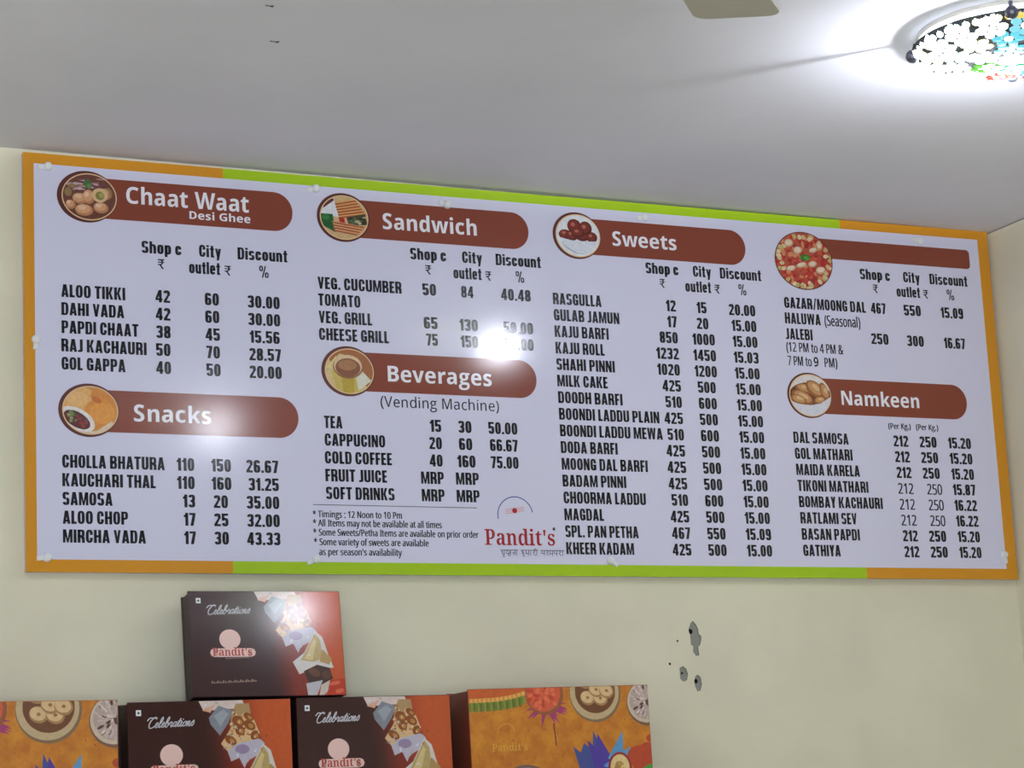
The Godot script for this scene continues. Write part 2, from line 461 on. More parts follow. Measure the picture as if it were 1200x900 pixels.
func orange_box_picture() -> Image:
	var img := Image.create(640, 384, false, Image.FORMAT_RGB8)
	var n := noise_image(256, 0.012, 21)
	for y in 384:
		for x in 640:
			var k := n.get_pixel(x % 256, y % 256).r
			img.set_pixel(x, y, c8(196, 112, 34).lerp(c8(224, 148, 46), k))
	var rng := RandomNumberGenerator.new()
	rng.seed = 4
	ppoly(img, [[0, 0], [0.42, 0], [0.3, 0.045], [0, 0.05]], Color(c8(212, 92, 46), 0.8))
	for i in 26:                                        # mango leaf and marigold garland
		var u := 0.006 + i * 0.0118
		var v := 0.082 - 0.03 * pow(u / 0.3, 3.0)
		ppoly(img, [[u - 0.007, v - 0.02], [u + 0.007, v - 0.02], [u + 0.004, v + 0.03], [u - 0.004, v + 0.03]], [c8(120, 132, 48), c8(142, 150, 60), c8(98, 116, 44)][i % 3])
		pell(img, u, v - 0.026, 0.011, 0.011, [c8(232, 150, 62), c8(238, 186, 100)][i % 2])
	for i in 120:                                       # scattered powder
		pell(img, rng.randf(), rng.randf() * 0.6, rng.randf_range(0.0012, 0.004), rng.randf_range(0.0012, 0.004), [c8(150, 74, 36), c8(170, 60, 110), c8(120, 60, 50)][i % 3])
	for i in 22:                                        # magenta splash
		var t := rng.randf_range(-0.3, 3.4)
		var a := Vector2(0.42, 0.08)
		var d := Vector2(cos(t), sin(t))
		var b := a + d * rng.randf_range(0.09, 0.13)
		ppoly(img, [[a.x + d.y * 0.02, a.y - d.x * 0.02], [b.x, b.y], [a.x - d.y * 0.02, a.y + d.x * 0.02]], c8(176, 60, 118))
	ppoly(img, [[0.455, 0.18], [0.462, 0.18], [0.468, 0.29], [0.464, 0.29]], c8(120, 54, 60))
	pell(img, 0.415, 0.03, 0.106, 0.106, c8(158, 92, 58))
	pell(img, 0.41, 0.026, 0.094, 0.094, c8(222, 96, 62))
	for i in 60:
		var t := rng.randf() * TAU
		var r := sqrt(rng.randf()) * 0.085
		pell(img, 0.41 + r * cos(t), 0.026 + r * sin(t), 0.014, 0.009, [c8(206, 72, 48), c8(236, 120, 78), c8(228, 100, 66)][i % 3], t)
	cookie_bowl(img, 0.70, 0.035, 0.145)
	pell(img, 0.99, 0.09, 0.115, 0.115, c8(128, 96, 74))
	pell(img, 0.985, 0.085, 0.105, 0.105, c8(216, 192, 166))
	pell(img, 0.985, 0.08, 0.092, 0.092, c8(192, 168, 156))
	for i in 90:
		var t := rng.randf() * TAU
		var r := sqrt(rng.randf()) * 0.088
		pell(img, 0.985 + r * cos(t), 0.08 + r * sin(t), 0.012, 0.006, [c8(226, 208, 196), c8(210, 186, 176), c8(92, 62, 50), c8(200, 176, 168)][i % 4], t)
	for p in [[0.60, 0.33, 0.80, 0.42, 0.05, 0], [0.66, 0.45, 0.56, 0.30, 0.06, 0], [0.72, 0.44, 0.675, 0.225, 0.06, 0], [0.74, 0.44, 0.70, 0.24, 0.07, 1], [0.78, 0.42, 0.84, 0.23, 0.06, 2], [0.80, 0.40, 0.88, 0.31, 0.05, 2], [0.70, 0.42, 0.60, 0.42, 0.05, 0], [0.72, 0.40, 0.64, 0.27, 0.05, 1]]:
		var a := Vector2(p[0], p[1])
		var b := Vector2(p[2], p[3])
		var o: Vector2 = (b - a).orthogonal().normalized() * float(p[4])
		ppoly(img, [[a.x + o.x, a.y + o.y], [b.x, b.y], [a.x - o.x, a.y - o.y]], [c8(74, 84, 150), c8(86, 62, 160), c8(100, 158, 206)][p[5]])
	for p in [[0.93, 0.36, 0.07], [0.98, 0.33, 0.05], [0.96, 0.42, 0.07], [1.0, 0.27, 0.025]]:
		pell(img, p[0], p[1], p[2], p[2] * 0.8, c8(196, 76, 44))
	pell(img, 1.0, 0.50, 0.09, 0.10, c8(74, 160, 58))
	pell(img, 0.815, 0.41, 0.066, 0.076, c8(160, 50, 48))
	pell(img, 0.815, 0.41, 0.054, 0.064, c8(238, 208, 146))
	for i in 10:
		pell(img, 0.81 + rng.randf_range(-0.02, 0.025), 0.41 + rng.randf_range(-0.02, 0.03), 0.014, 0.007, [c8(206, 160, 86), c8(186, 140, 66)][i % 2], rng.randf() * 3)
	pell(img, 0.29, 0.52, 0.165, 0.14, c8(126, 96, 88))
	pell(img, 0.29, 0.525, 0.155, 0.13, c8(232, 222, 222))
	for i in 7:
		pell(img, 0.18 + i * 0.037, 0.50 - 0.02 * sin(i * 0.5), 0.022, 0.08, c8(176, 108, 62), 0.35)
		pell(img, 0.178 + i * 0.037, 0.495 - 0.02 * sin(i * 0.5), 0.016, 0.07, c8(216, 150, 96), 0.35)
	grain(img, 0.04, 13)
	img.generate_mipmaps()
	return img

# ---------------------------------------------------------------- materials
func make_materials() -> void:
	M.wall = mat(Color.WHITE, 0.62)
	M.wall.albedo_texture = paint_texture(c8(232, 225, 198), 0.025, 0.012, 3)
	M.wall.uv1_triplanar = true
	M.wall.uv1_world_triplanar = true
	M.wall.uv1_scale = Vector3(0.8, 0.8, 0.8)
	M.ceiling = mat(Color.WHITE, 0.75)
	M.ceiling.albedo_texture = paint_texture(c8(235, 234, 240), 0.018, 0.01, 8)
	M.ceiling.uv1_triplanar = true
	M.ceiling.uv1_world_triplanar = true
	M.ceiling.uv1_scale = Vector3(0.6, 0.6, 0.6)
	M.floor = mat(Color.WHITE, 0.35)
	M.floor.albedo_texture = paint_texture(c8(214, 208, 200), 0.05, 0.03, 4)
	M.floor.uv1_triplanar = true
	M.floor.uv1_world_triplanar = true
	M.cement = mat(c8(150, 148, 138), 0.9)
	M.hole = mat(c8(38, 36, 34), 0.95)
	M.speck = mat(c8(110, 106, 104), 0.9)
	M.board = mat(c8(224, 221, 242), 0.13)
	M.edge = mat(c8(206, 196, 180), 0.5)
	M.orange = mat(c8(222, 150, 30), 0.22)
	M.green = mat(c8(172, 208, 24), 0.22)
	M.banner = mat(c8(140, 66, 47), 0.13)
	M.ring = mat(c8(94, 46, 40), 0.2)
	M.ring_tan = mat(c8(236, 196, 150), 0.2)
	M.ink = mat(c8(26, 25, 32), 0.13)
	M.grey_ink = mat(c8(72, 72, 86), 0.2)
	M.white_ink = mat(c8(248, 244, 250), 0.13)
	M.red_ink = mat(c8(172, 34, 44), 0.2)
	M.red_thin = mat(c8(226, 120, 110), 0.2)
	M.blue_ink = mat(c8(66, 92, 160), 0.2)
	M.clip = mat(c8(236, 236, 236), 0.35)
	M.brown_card = mat(c8(62, 32, 33), 0.32)
	M.brown_edge = mat(c8(84, 56, 56), 0.45)
	M.tray = mat(c8(44, 24, 26), 0.5)
	M.red_card = mat(c8(150, 66, 48), 0.4)
	M.dark_red_card = mat(c8(128, 58, 42), 0.45)
	M.orange_card = mat(c8(196, 112, 42), 0.4)
	M.pink = mat(c8(246, 206, 196), 0.3)
	M.logo_red = mat(c8(188, 66, 54), 0.3)
	M.gold = mat(c8(226, 164, 62), 0.3)
	M.cream_ink = mat(c8(214, 176, 152), 0.3)
	M.wood = mat(c8(150, 108, 70), 0.5)
	M.steel = mat(c8(150, 150, 152), 0.35, 0.9)
	M.fan = mat(c8(196, 190, 172), 0.42)
	M.fan_trim = mat(c8(150, 132, 92), 0.35, 0.6)
	M.plate = mat(c8(206, 200, 190), 0.4)
	M.brass = mat(c8(98, 98, 112), 0.35, 0.6)
	M.glass = mat(Color(0.95, 0.98, 1.0, 0.06), 0.02)
	M.glass.transparency = BaseMaterial3D.TRANSPARENCY_ALPHA
	M.grout = mat(c8(70, 74, 78), 0.8)

func picture_mat(img: Image, rough: float) -> StandardMaterial3D:
	var m := mat(Color.WHITE, rough)
	m.albedo_texture = ImageTexture.create_from_image(img)
	return m

# ---------------------------------------------------------------- room
func structure(o: Node3D, label: String) -> void:
	o.set_meta("kind", "structure")
	o.set_meta("label", label)

func chip_outline(cx: float, cy: float, pts: Array, s: float) -> PackedVector2Array:
	var out := PackedVector2Array()
	for p in pts:
		out.append(Vector2(cx + p[0] * s, cy + p[1] * s))
	return out

func build_room() -> void:
	var cy := Y0 + CEIL_Y
	var wall := CSGBox3D.new()
	wall.name = "wall_back"
	wall.size = Vector3(6.2, 3.2, 0.2)
	wall.position = Vector3(-0.4, 1.6, WALL_Z - 0.1)
	wall.material = M.wall
	add_child(wall)
	structure(wall, "cream painted back wall with chipped plaster holes below the menu board")
	# plaster knocked out round old screw holes
	var chips := [
		[1.534, -0.132, [[-6, 28], [0, 34], [8, 26], [13, 16], [14, 4], [20, 0], [20, -8], [16, -20], [10, -26], [12, -44], [4, -46], [-4, -36], [-2, -24], [-8, -20], [-9, 6], [-12, 14]], 0.001],
		[1.5018, -0.2185, [[-9, 14], [0, 18], [8, 12], [12, 0], [8, -14], [-2, -17], [-9, -10]], 0.001],
		[1.538, -0.238, [[-6, 14], [0, 18], [8, 12], [10, -4], [5, -18], [-3, -20], [-8, -8], [-9, 4]], 0.001],
	]
	for c in chips:
		var g := CSGPolygon3D.new()
		g.name = "plaster_chip"
		g.polygon = chip_outline(c[0], c[1], c[2], c[3])
		g.depth = 0.005
		g.operation = CSGShape3D.OPERATION_SUBTRACTION
		g.material = M.cement
		wall.add_child(g, true)
		g.position = Vector3(0, Y0, WALL_Z - 0.0035 + 0.005) - wall.position
	for h in [[1.5285, -0.122, 0.006], [1.534, -0.2345, 0.0055], [1.5005, -0.216, 0.0025], [1.4683, -0.1951, 0.0028], [1.4918, -0.1434, 0.0026]]:
		var k := CSGCylinder3D.new()
		k.name = "screw_hole"
		k.radius = h[2]
		k.height = 0.06
		k.sides = 14
		k.operation = CSGShape3D.OPERATION_SUBTRACTION
		k.material = M.hole
		wall.add_child(k, true)
		k.rotation.x = PI / 2
		k.position = Vector3(h[0], Y0 + h[1], WALL_Z - 0.012) - wall.position

	var right := obj("wall_right", box_mesh(Vector3(RIGHT_X, 0, WALL_Z - 0.15), Vector3(RIGHT_X + 0.2, Y0 + 0.8735, 7.4)), M.wall, self)
	structure(right, "cream painted side wall meeting the menu wall at the corner")
	obj("wall_head", box_mesh(Vector3(RIGHT_X + 0.015, Y0 + 0.872, WALL_Z - 0.15), Vector3(RIGHT_X + 0.2, Y0 + 1.0, 7.4)), M.cement, right)
	structure(obj("wall_left", box_mesh(Vector3(-3.4, 0, WALL_Z - 0.15), Vector3(-3.2, 3.2, 7.4)), M.wall, self), "cream painted left wall of the shop")
	# the shopfront behind the camera: a glazed opening that lets the daylight in
	var fst := st_new()
	add_box(fst, Vector3(-3.4, 0, 7.2), Vector3(-3.1, 3.2, 7.4))
	add_box(fst, Vector3(-0.9, 0, 7.2), Vector3(RIGHT_X + 0.2, 3.2, 7.4))
	add_box(fst, Vector3(-3.1, 2.4, 7.2), Vector3(-0.9, 3.2, 7.4))
	add_box(fst, Vector3(-3.1, 0, 7.2), Vector3(-0.9, 0.3, 7.4))
	structure(obj("wall_front", fst.commit(), M.wall, self), "cream painted wall facing the menu board round the shop window")
	var win := Node3D.new()
	win.name = "window_1"
	add_child(win)
	structure(win, "glazed shop window in the wall facing the menu board")
	for x in [-3.1, -2.025, -0.95]:
		obj("window_frame", box_mesh(Vector3(x, 0.3, 7.28), Vector3(x + 0.05, 2.4, 7.33), 0.004), M.steel, win)
	for y in [0.3, 2.35]:
		obj("window_frame", box_mesh(Vector3(-3.1, y, 7.28), Vector3(-0.9, y + 0.05, 7.33), 0.004), M.steel, win)
	for x in [-3.05, -1.975]:
		obj("window_pane", box_mesh(Vector3(x, 0.35, 7.302), Vector3(x + 1.025, 2.35, 7.308)), M.glass, win)
	structure(obj("floor", box_mesh(Vector3(-3.4, -0.1, -0.2), Vector3(RIGHT_X + 0.2, 0, 7.4)), M.floor, self), "pale stone shop floor")
	var ceiling := obj("ceiling", box_mesh(Vector3(-3.45, 0, -0.2), Vector3(RIGHT_X + 0.2, 0.12, 7.4)), M.ceiling, self)
	ceiling.position = Vector3(0, cy, 0)
	ceiling.rotation.z = -CEIL_DROP
	structure(ceiling, "plain white painted ceiling above the menu board")
	for s in [[0.2127, 0.93, 0.008], [0.2826, 0.7594, 0.009], [1.073, 1.19, 0.006]]:
		var st := st_new()
		for i in 7:
			var t0 := TAU * i / 7
			var t1 := TAU * (i + 1) / 7
			var r0: float = s[2] * (0.6 + 0.4 * sin(i * 2.3))
			var r1: float = s[2] * (0.6 + 0.4 * sin(((i + 1) % 7) * 2.3))
			tri(st, Vector3(s[0], -0.0006, s[1]), Vector3(s[0] + r0 * cos(t0) * 1.5, -0.0006, s[1] + r0 * sin(t0)), Vector3(s[0] + r1 * cos(t1) * 1.5, -0.0006, s[1] + r1 * sin(t1)), Vector3.DOWN)
		obj("ceiling_mark", st.commit(), M.speck, ceiling)

# ---------------------------------------------------------------- lettering
# heavy condensed capitals: r = bar, p = polygon, o = ring piece (superellipse) from angle to angle, d = bow; 100 = capital height
const GLYPHS := {
	"A": "62|p 0 0 23 0 38 100 17 100|p 39 0 62 0 45 100 24 100|r 17 16 45 31", "B": "59|r 0 0 24 100|d 0 46 57 100|d 0 0 59 54", "C": "58|o 0 0 58 100 7 353",
	"D": "59|r 0 0 24 100|d 0 0 59 100", "E": "45|r 0 0 24 100|r 0 83 44 100|r 0 42 41 58|r 0 0 45 17", "F": "44|r 0 0 24 100|r 0 83 44 100|r 0 40 41 56",
	"G": "58|o 0 0 58 100 7 350|r 35 5 58 50|r 28 37 58 51", "H": "60|r 0 0 24 100|r 36 0 60 100|r 0 42 60 59", "I": "24|r 0 0 24 100", "J": "40|r 16 20 40 100|o -18 0 40 42 268 360|r 0 0 14 16",
	"K": "62|r 0 0 24 100|p 22 42 37 100 61 100 41 50|p 23 56 40 60 62 0 38 0", "L": "43|r 0 0 24 100|r 0 0 43 17", "M": "78|r 0 0 20 100|r 58 0 78 100|p 6 100 26 100 45 0 33 0|p 52 100 72 100 45 0 33 0",
	"N": "60|r 0 0 20 100|r 40 0 60 100|p 2 100 23 100 58 0 37 0", "O": "59|o 0 0 59 100 0 360", "P": "57|r 0 0 24 100|d 0 38 57 100", "R": "59|r 0 0 24 100|d 0 43 58 100|r 35 0 59 40|p 22 43 50 52 59 38 35 30",
	"S": "57|o 0 43 57 100 8 268|o 0 0 57 57 -172 88", "T": "54|r 15 0 39 100|r 0 83 54 100", "U": "59|r 0 28 24 100|r 35 28 59 100|o 0 0 59 60 180 360", "V": "58|p 0 100 21 100 37 0 19 0|p 37 100 58 100 39 0 21 0",
	"W": "88|p 0 100 21 100 33 0 13 0|p 33 100 50 100 33 0 19 0|p 38 100 55 100 69 0 55 0|p 67 100 88 100 75 0 55 0", "Y": "56|p 0 100 23 100 39 38 17 38|p 33 100 56 100 39 38 17 38|r 16 0 40 44", "Z": "46|r 0 83 46 100|r 0 0 46 17|p 20 86 46 86 26 14 0 14",
	"0": "54|o 0 0 54 100 0 360", "1": "36|r 12 0 36 100|p 0 66 0 80 14 88 14 100 22 100 22 68", "2": "53|o 0 42 53 100 -20 174|p 29 60 53 70 25 16 0 16|r 0 0 53 17", "3": "54|o 0 44 54 100 -88 172|o 0 0 54 56 -172 88|r 16 42 34 58",
	"4": "57|r 28 0 51 100|r 0 17 57 33|p 0 33 21 33 46 100 27 100", "5": "54|r 0 83 52 100|r 0 44 22 100|o 0 0 54 66 -172 140", "6": "54|o 0 0 54 62 0 360|r 0 28 24 72|o 0 38 54 100 8 180", "7": "50|r 0 83 50 100|p 26 84 50 84 33 0 9 0",
	"8": "54|o 1 45 53 100 0 360|o 0 0 54 56 0 360", "9": "54|o 0 38 54 100 0 360|r 30 28 54 72|o 0 0 54 62 188 360", ".": "21|r 0 0 21 19", "/": "38|p 0 -4 15 -4 38 104 23 104",
	"h": "55|r 0 0 23 100|r 32 0 55 52|o 0 10 55 77 0 130", "o": "54|o 0 0 54 77 0 360", "p": "54|r 0 -22 23 76|o 0 0 54 77 0 360", "c": "52|o 0 0 52 77 9 351", "i": "23|r 0 0 23 76|r 0 84 23 100", "t": "38|r 8 0 31 97|r 0 62 38 76|r 8 0 38 14",
	"y": "54|p 0 76 22 76 38 0 18 0|p 32 76 54 76 34 -22 12 -22", "u": "54|r 0 20 23 76|r 31 0 54 76|o 0 0 54 52 180 320", "l": "23|r 0 0 23 100", "e": "53|o 0 0 53 77 0 335|r 12 32 53 45", "s": "50|o 0 34 50 77 8 268|o 0 0 50 44 -172 88", "n": "54|r 0 0 23 76|r 31 0 54 52|o 0 10 54 77 0 130",
	"%": "78|o 0 54 32 100 0 360 11 10|o 46 0 78 46 0 360 11 10|p 20 0 31 0 58 100 47 100", "₹": "58|r 0 86 58 97|r 0 62 58 72|o -22 38 46 97 -90 88 13 11|r 0 38 14 49|p 8 46 24 46 54 0 37 0",
}

func ring_piece(x0: float, y0: float, x1: float, y1: float, t0: float, t1: float, s: float, b: float) -> Array:
	var out := []
	var c := Vector2((x0 + x1) / 2, (y0 + y1) / 2)
	var a := Vector2((x1 - x0) / 2, (y1 - y0) / 2)
	var i := Vector2(maxf(a.x - s, 1.5), maxf(a.y - b, 1.5))
	var n := maxi(4, int(absf(t1 - t0) / 15.0))
	var prev := []
	for k in n + 1:
		var t := deg_to_rad(t0 + (t1 - t0) * k / n)
		var e := Vector2(signf(cos(t)) * pow(absf(cos(t)), 0.72), signf(sin(t)) * pow(absf(sin(t)), 0.66))
		var f := Vector2(signf(cos(t)) * pow(absf(cos(t)), 0.6), signf(sin(t)) * pow(absf(sin(t)), 0.6))
		var now := [c + e * a, c + f * i]
		if k > 0:
			out.append(PackedVector2Array([prev[0], now[0], now[1], prev[1]]))
		prev = now
	return out

func glyph_polys(ch: String) -> Array:
	var out := []
	var ops: PackedStringArray = GLYPHS[ch].split("|")
	for k in range(1, ops.size()):
		var f := ops[k].split_floats(" ")
		match ops[k][0]:
			"r":
				out.append(PackedVector2Array([Vector2(f[1], f[2]), Vector2(f[3], f[2]), Vector2(f[3], f[4]), Vector2(f[1], f[4])]))
			"p":
				var q := PackedVector2Array()
				for i in range(1, f.size() - 1, 2):
					q.append(Vector2(f[i], f[i + 1]))
				out.append(q)
			"o":
				out += ring_piece(f[1], f[2], f[3], f[4], f[5], f[6], f[7] if f.size() > 7 else 24.5, f[8] if f.size() > 8 else 16.0)
			"d":
				var bow := 27.0
				out += ring_piece(f[3] - 2 * bow, f[2], f[3], f[4], -90, 90, 23.0, 15.5)
				var xm := f[3] - bow
				out.append(PackedVector2Array([Vector2(f[1], f[4] - 15.5), Vector2(xm, f[4] - 15.5), Vector2(xm, f[4]), Vector2(f[1], f[4])]))
				out.append(PackedVector2Array([Vector2(f[1], f[2]), Vector2(xm, f[2]), Vector2(xm, f[2] + 15.5), Vector2(f[1], f[2] + 15.5)]))
	return out

func heavy_width(text: String) -> float:
	var w := 0.0
	for ch in text:
		w += 25.0 if ch == " " else float(GLYPHS[ch].get_slice("|", 0)) + 8.0
	return w - 8.0

# text in millimetres on the board: left edge, baseline, capital height, horizontal stretch
func add_heavy(st: SurfaceTool, text: String, u: float, v: float, cap: float, stretch: float, z: float) -> void:
	var k := cap / 100.0
	var x := 0.0
	for ch in text:
		if ch == " ":
			x += 25.0
			continue
		for q in glyph_polys(ch):
			var m := PackedVector2Array()
			for p in q:
				m.append(Vector2(u + (x + p.x) * k * stretch, v + p.y * k) / 1000.0)
			flat_poly(st, m, z)
		x += float(GLYPHS[ch].get_slice("|", 0)) + 8.0

var fonts := {}
func font_of(which: String) -> SystemFont:
	if not fonts.has(which):
		var f := SystemFont.new()
		f.font_names = PackedStringArray(["Droid Serif" if which.begins_with("serif") else "Droid Sans"])
		f.font_weight = 700 if which.ends_with("bold") else 400
		fonts[which] = f
	return fonts[which]

func text_arrays(text: String, which: String) -> Array:
	var t := TextMesh.new()
	t.text = text
	t.font = font_of(which)
	t.font_size = 64
	t.pixel_size = 0.01
	t.depth = 0.0
	t.curve_step = 0.8
	return t.get_mesh_arrays()

func span(a: PackedVector3Array) -> Array:
	var lo := Vector3(1e9, 1e9, 0)
	var hi := -lo
	for p in a:
		lo = lo.min(p)
		hi = hi.max(p)
	return [lo, hi]

var cap_line := {}
func add_type(st: SurfaceTool, text: String, which: String, u0: float, u1: float, v: float, cap: float, z: float) -> void:
	if not cap_line.has(which):
		cap_line[which] = span(text_arrays("H", which)[Mesh.ARRAY_VERTEX])
	var h: Array = cap_line[which]
	var arr := text_arrays(text, which)
	var vs: PackedVector3Array = arr[Mesh.ARRAY_VERTEX]
	var s := span(vs)
	var kx: float = (u1 - u0) / (s[1].x - s[0].x)
	var ky: float = cap / (h[1].y - h[0].y)
	var ids: PackedInt32Array = arr[Mesh.ARRAY_INDEX]
	for i in range(0, ids.size(), 3):
		var q := []
		for k in 3:
			var p: Vector3 = vs[ids[i + k]]
			q.append(Vector3((u0 + (p.x - s[0].x) * kx) / 1000.0, (v + (p.y - h[0].y) * ky) / 1000.0, z))
		tri(st, q[0], q[1], q[2], Vector3(0, 0, 1))

# one printed line: "text@left:right|text@c<centre>|text@r<right>"; "~" = thin letters, "^" = plain bold letters
func menu_line(parent: Node, line: String, v: float, cap := 27.0, called := "") -> void:
	var at := 0
	for piece in line.split("|"):
		var st := st_new()
		var text := piece.get_slice("@", 0)
		var pos := piece.get_slice("@", 1)
		if text[0] in ["~", "^"]:
			add_type(st, text.substr(1), "sans" if text[0] == "~" else "sans bold", float(pos.get_slice(":", 0)), float(pos.get_slice(":", 1)), v, cap * 0.96, 0.0004)
			if text[0] == "~":
				add_type(st, text.substr(1), "sans", float(pos.get_slice(":", 0)) + 1.1, float(pos.get_slice(":", 1)) + 1.1, v, cap * 0.96, 0.0004)
		else:
			var nat := heavy_width(text) * cap / 100.0
			if pos[0] == "c":
				add_heavy(st, text, float(pos.substr(1)) - nat / 2, v, cap, 1.0, 0.0004)
			elif pos[0] == "r":
				add_heavy(st, text, float(pos.substr(1)) - nat, v, cap, 1.0, 0.0004)
			else:
				var a := float(pos.get_slice(":", 0))
				add_heavy(st, text, a, v, cap, (float(pos.get_slice(":", 1)) - a) / nat, 0.0004)
		obj(called if called != "" else ("item_name" if at == 0 else "price"), st.commit(), M.ink, parent)
		at += 1

func column_heads(parent: Node, u: float, v: float, last: float) -> void:
	menu_line(parent, "Shop c@%f:%f|City@%f:%f|Discount@%f:%f" % [u, u + 87, u + 126, u + 175, u + 206 + last, u + 319 + last], v, 26.5, "column_heading")
	menu_line(parent, "outlet@%f:%f|%%@%f:%f" % [u + 103, u + 172, u + 254 + last, u + 275 + last], v - 37.5, 26.5, "column_heading")
	menu_line(parent, "₹@%f:%f" % [u + 35, u + 49], v - 32.5, 22.0, "column_heading")
	menu_line(parent, "₹@%f:%f" % [u + 182, u + 196], v - 37.5, 22.0, "column_heading")

func ring_mesh(cx: float, cy: float, rx: float, ry: float, z: float) -> ArrayMesh:
	var st := st_new()
	flat_poly(st, ellipse_pts(cx / 1000, cy / 1000, rx / 1000, ry / 1000), z)
	return st.commit()

func picture_mesh(cx: float, cy: float, rx: float, ry: float, z: float) -> ArrayMesh:
	var st := st_new()
	var pts := ellipse_pts(0, 0, 1, 1)
	for i in 64:
		var a := pts[i]
		var b := pts[(i + 1) % 64]
		for p in [Vector2.ZERO, b, a]:
			st.set_normal(Vector3(0, 0, 1))
			st.set_uv(Vector2(0.5 + p.x / 2, 0.5 - p.y / 2))
			st.add_vertex(Vector3((cx + p.x * rx) / 1000, (cy + p.y * ry) / 1000, z))
	return st.commit()

func section(board: Node, label: String, kind: String, circ: Array, bar: Array, title := []) -> Node3D:
	var s := part("menu_section", board, label)
	var st := st_new()
	var pts := PackedVector2Array()
	var r: float = bar[4]
	pts.append(Vector2(bar[0], bar[1]) / 1000)
	for i in 13:
		var t := -PI / 2 + PI / 2 * i / 12
		pts.append(Vector2(bar[3] - r + r * cos(t), bar[1] + r + r * sin(t)) / 1000)
	for i in 13:
		var t := PI / 2 * i / 12
		pts.append(Vector2(bar[3] - r + r * cos(t), bar[2] - r + r * sin(t)) / 1000)
	pts.append(Vector2(bar[0], bar[2]) / 1000)
	flat_poly(st, pts, 0.0004)
	obj("title_banner", st.commit(), M.banner, s)
	obj("picture_rim", ring_mesh(circ[0], circ[1], circ[2], circ[3], 0.0006), M.ring, s)
	if circ[4] > 0:
		obj("picture_rim", ring_mesh(circ[0] + circ[5], circ[1], circ[2] - circ[4], circ[3] - circ[4], 0.0008), M.ring_tan, s)
	var inset: float = circ[4] + 2.5
	obj("food_picture", picture_mesh(circ[0] + circ[5], circ[1], circ[2] - inset, circ[3] - inset, 0.001), picture_mat(food_picture(kind), 0.2), s)
	if title.size() > 0:
		var tt := st_new()
		for t in title:
			add_type(tt, t[0], "sans bold" if t[5] else "sans", t[1], t[2], t[3], t[4], 0.0008)
		obj("title_lettering", tt.commit(), M.white_ink, s)
	return s

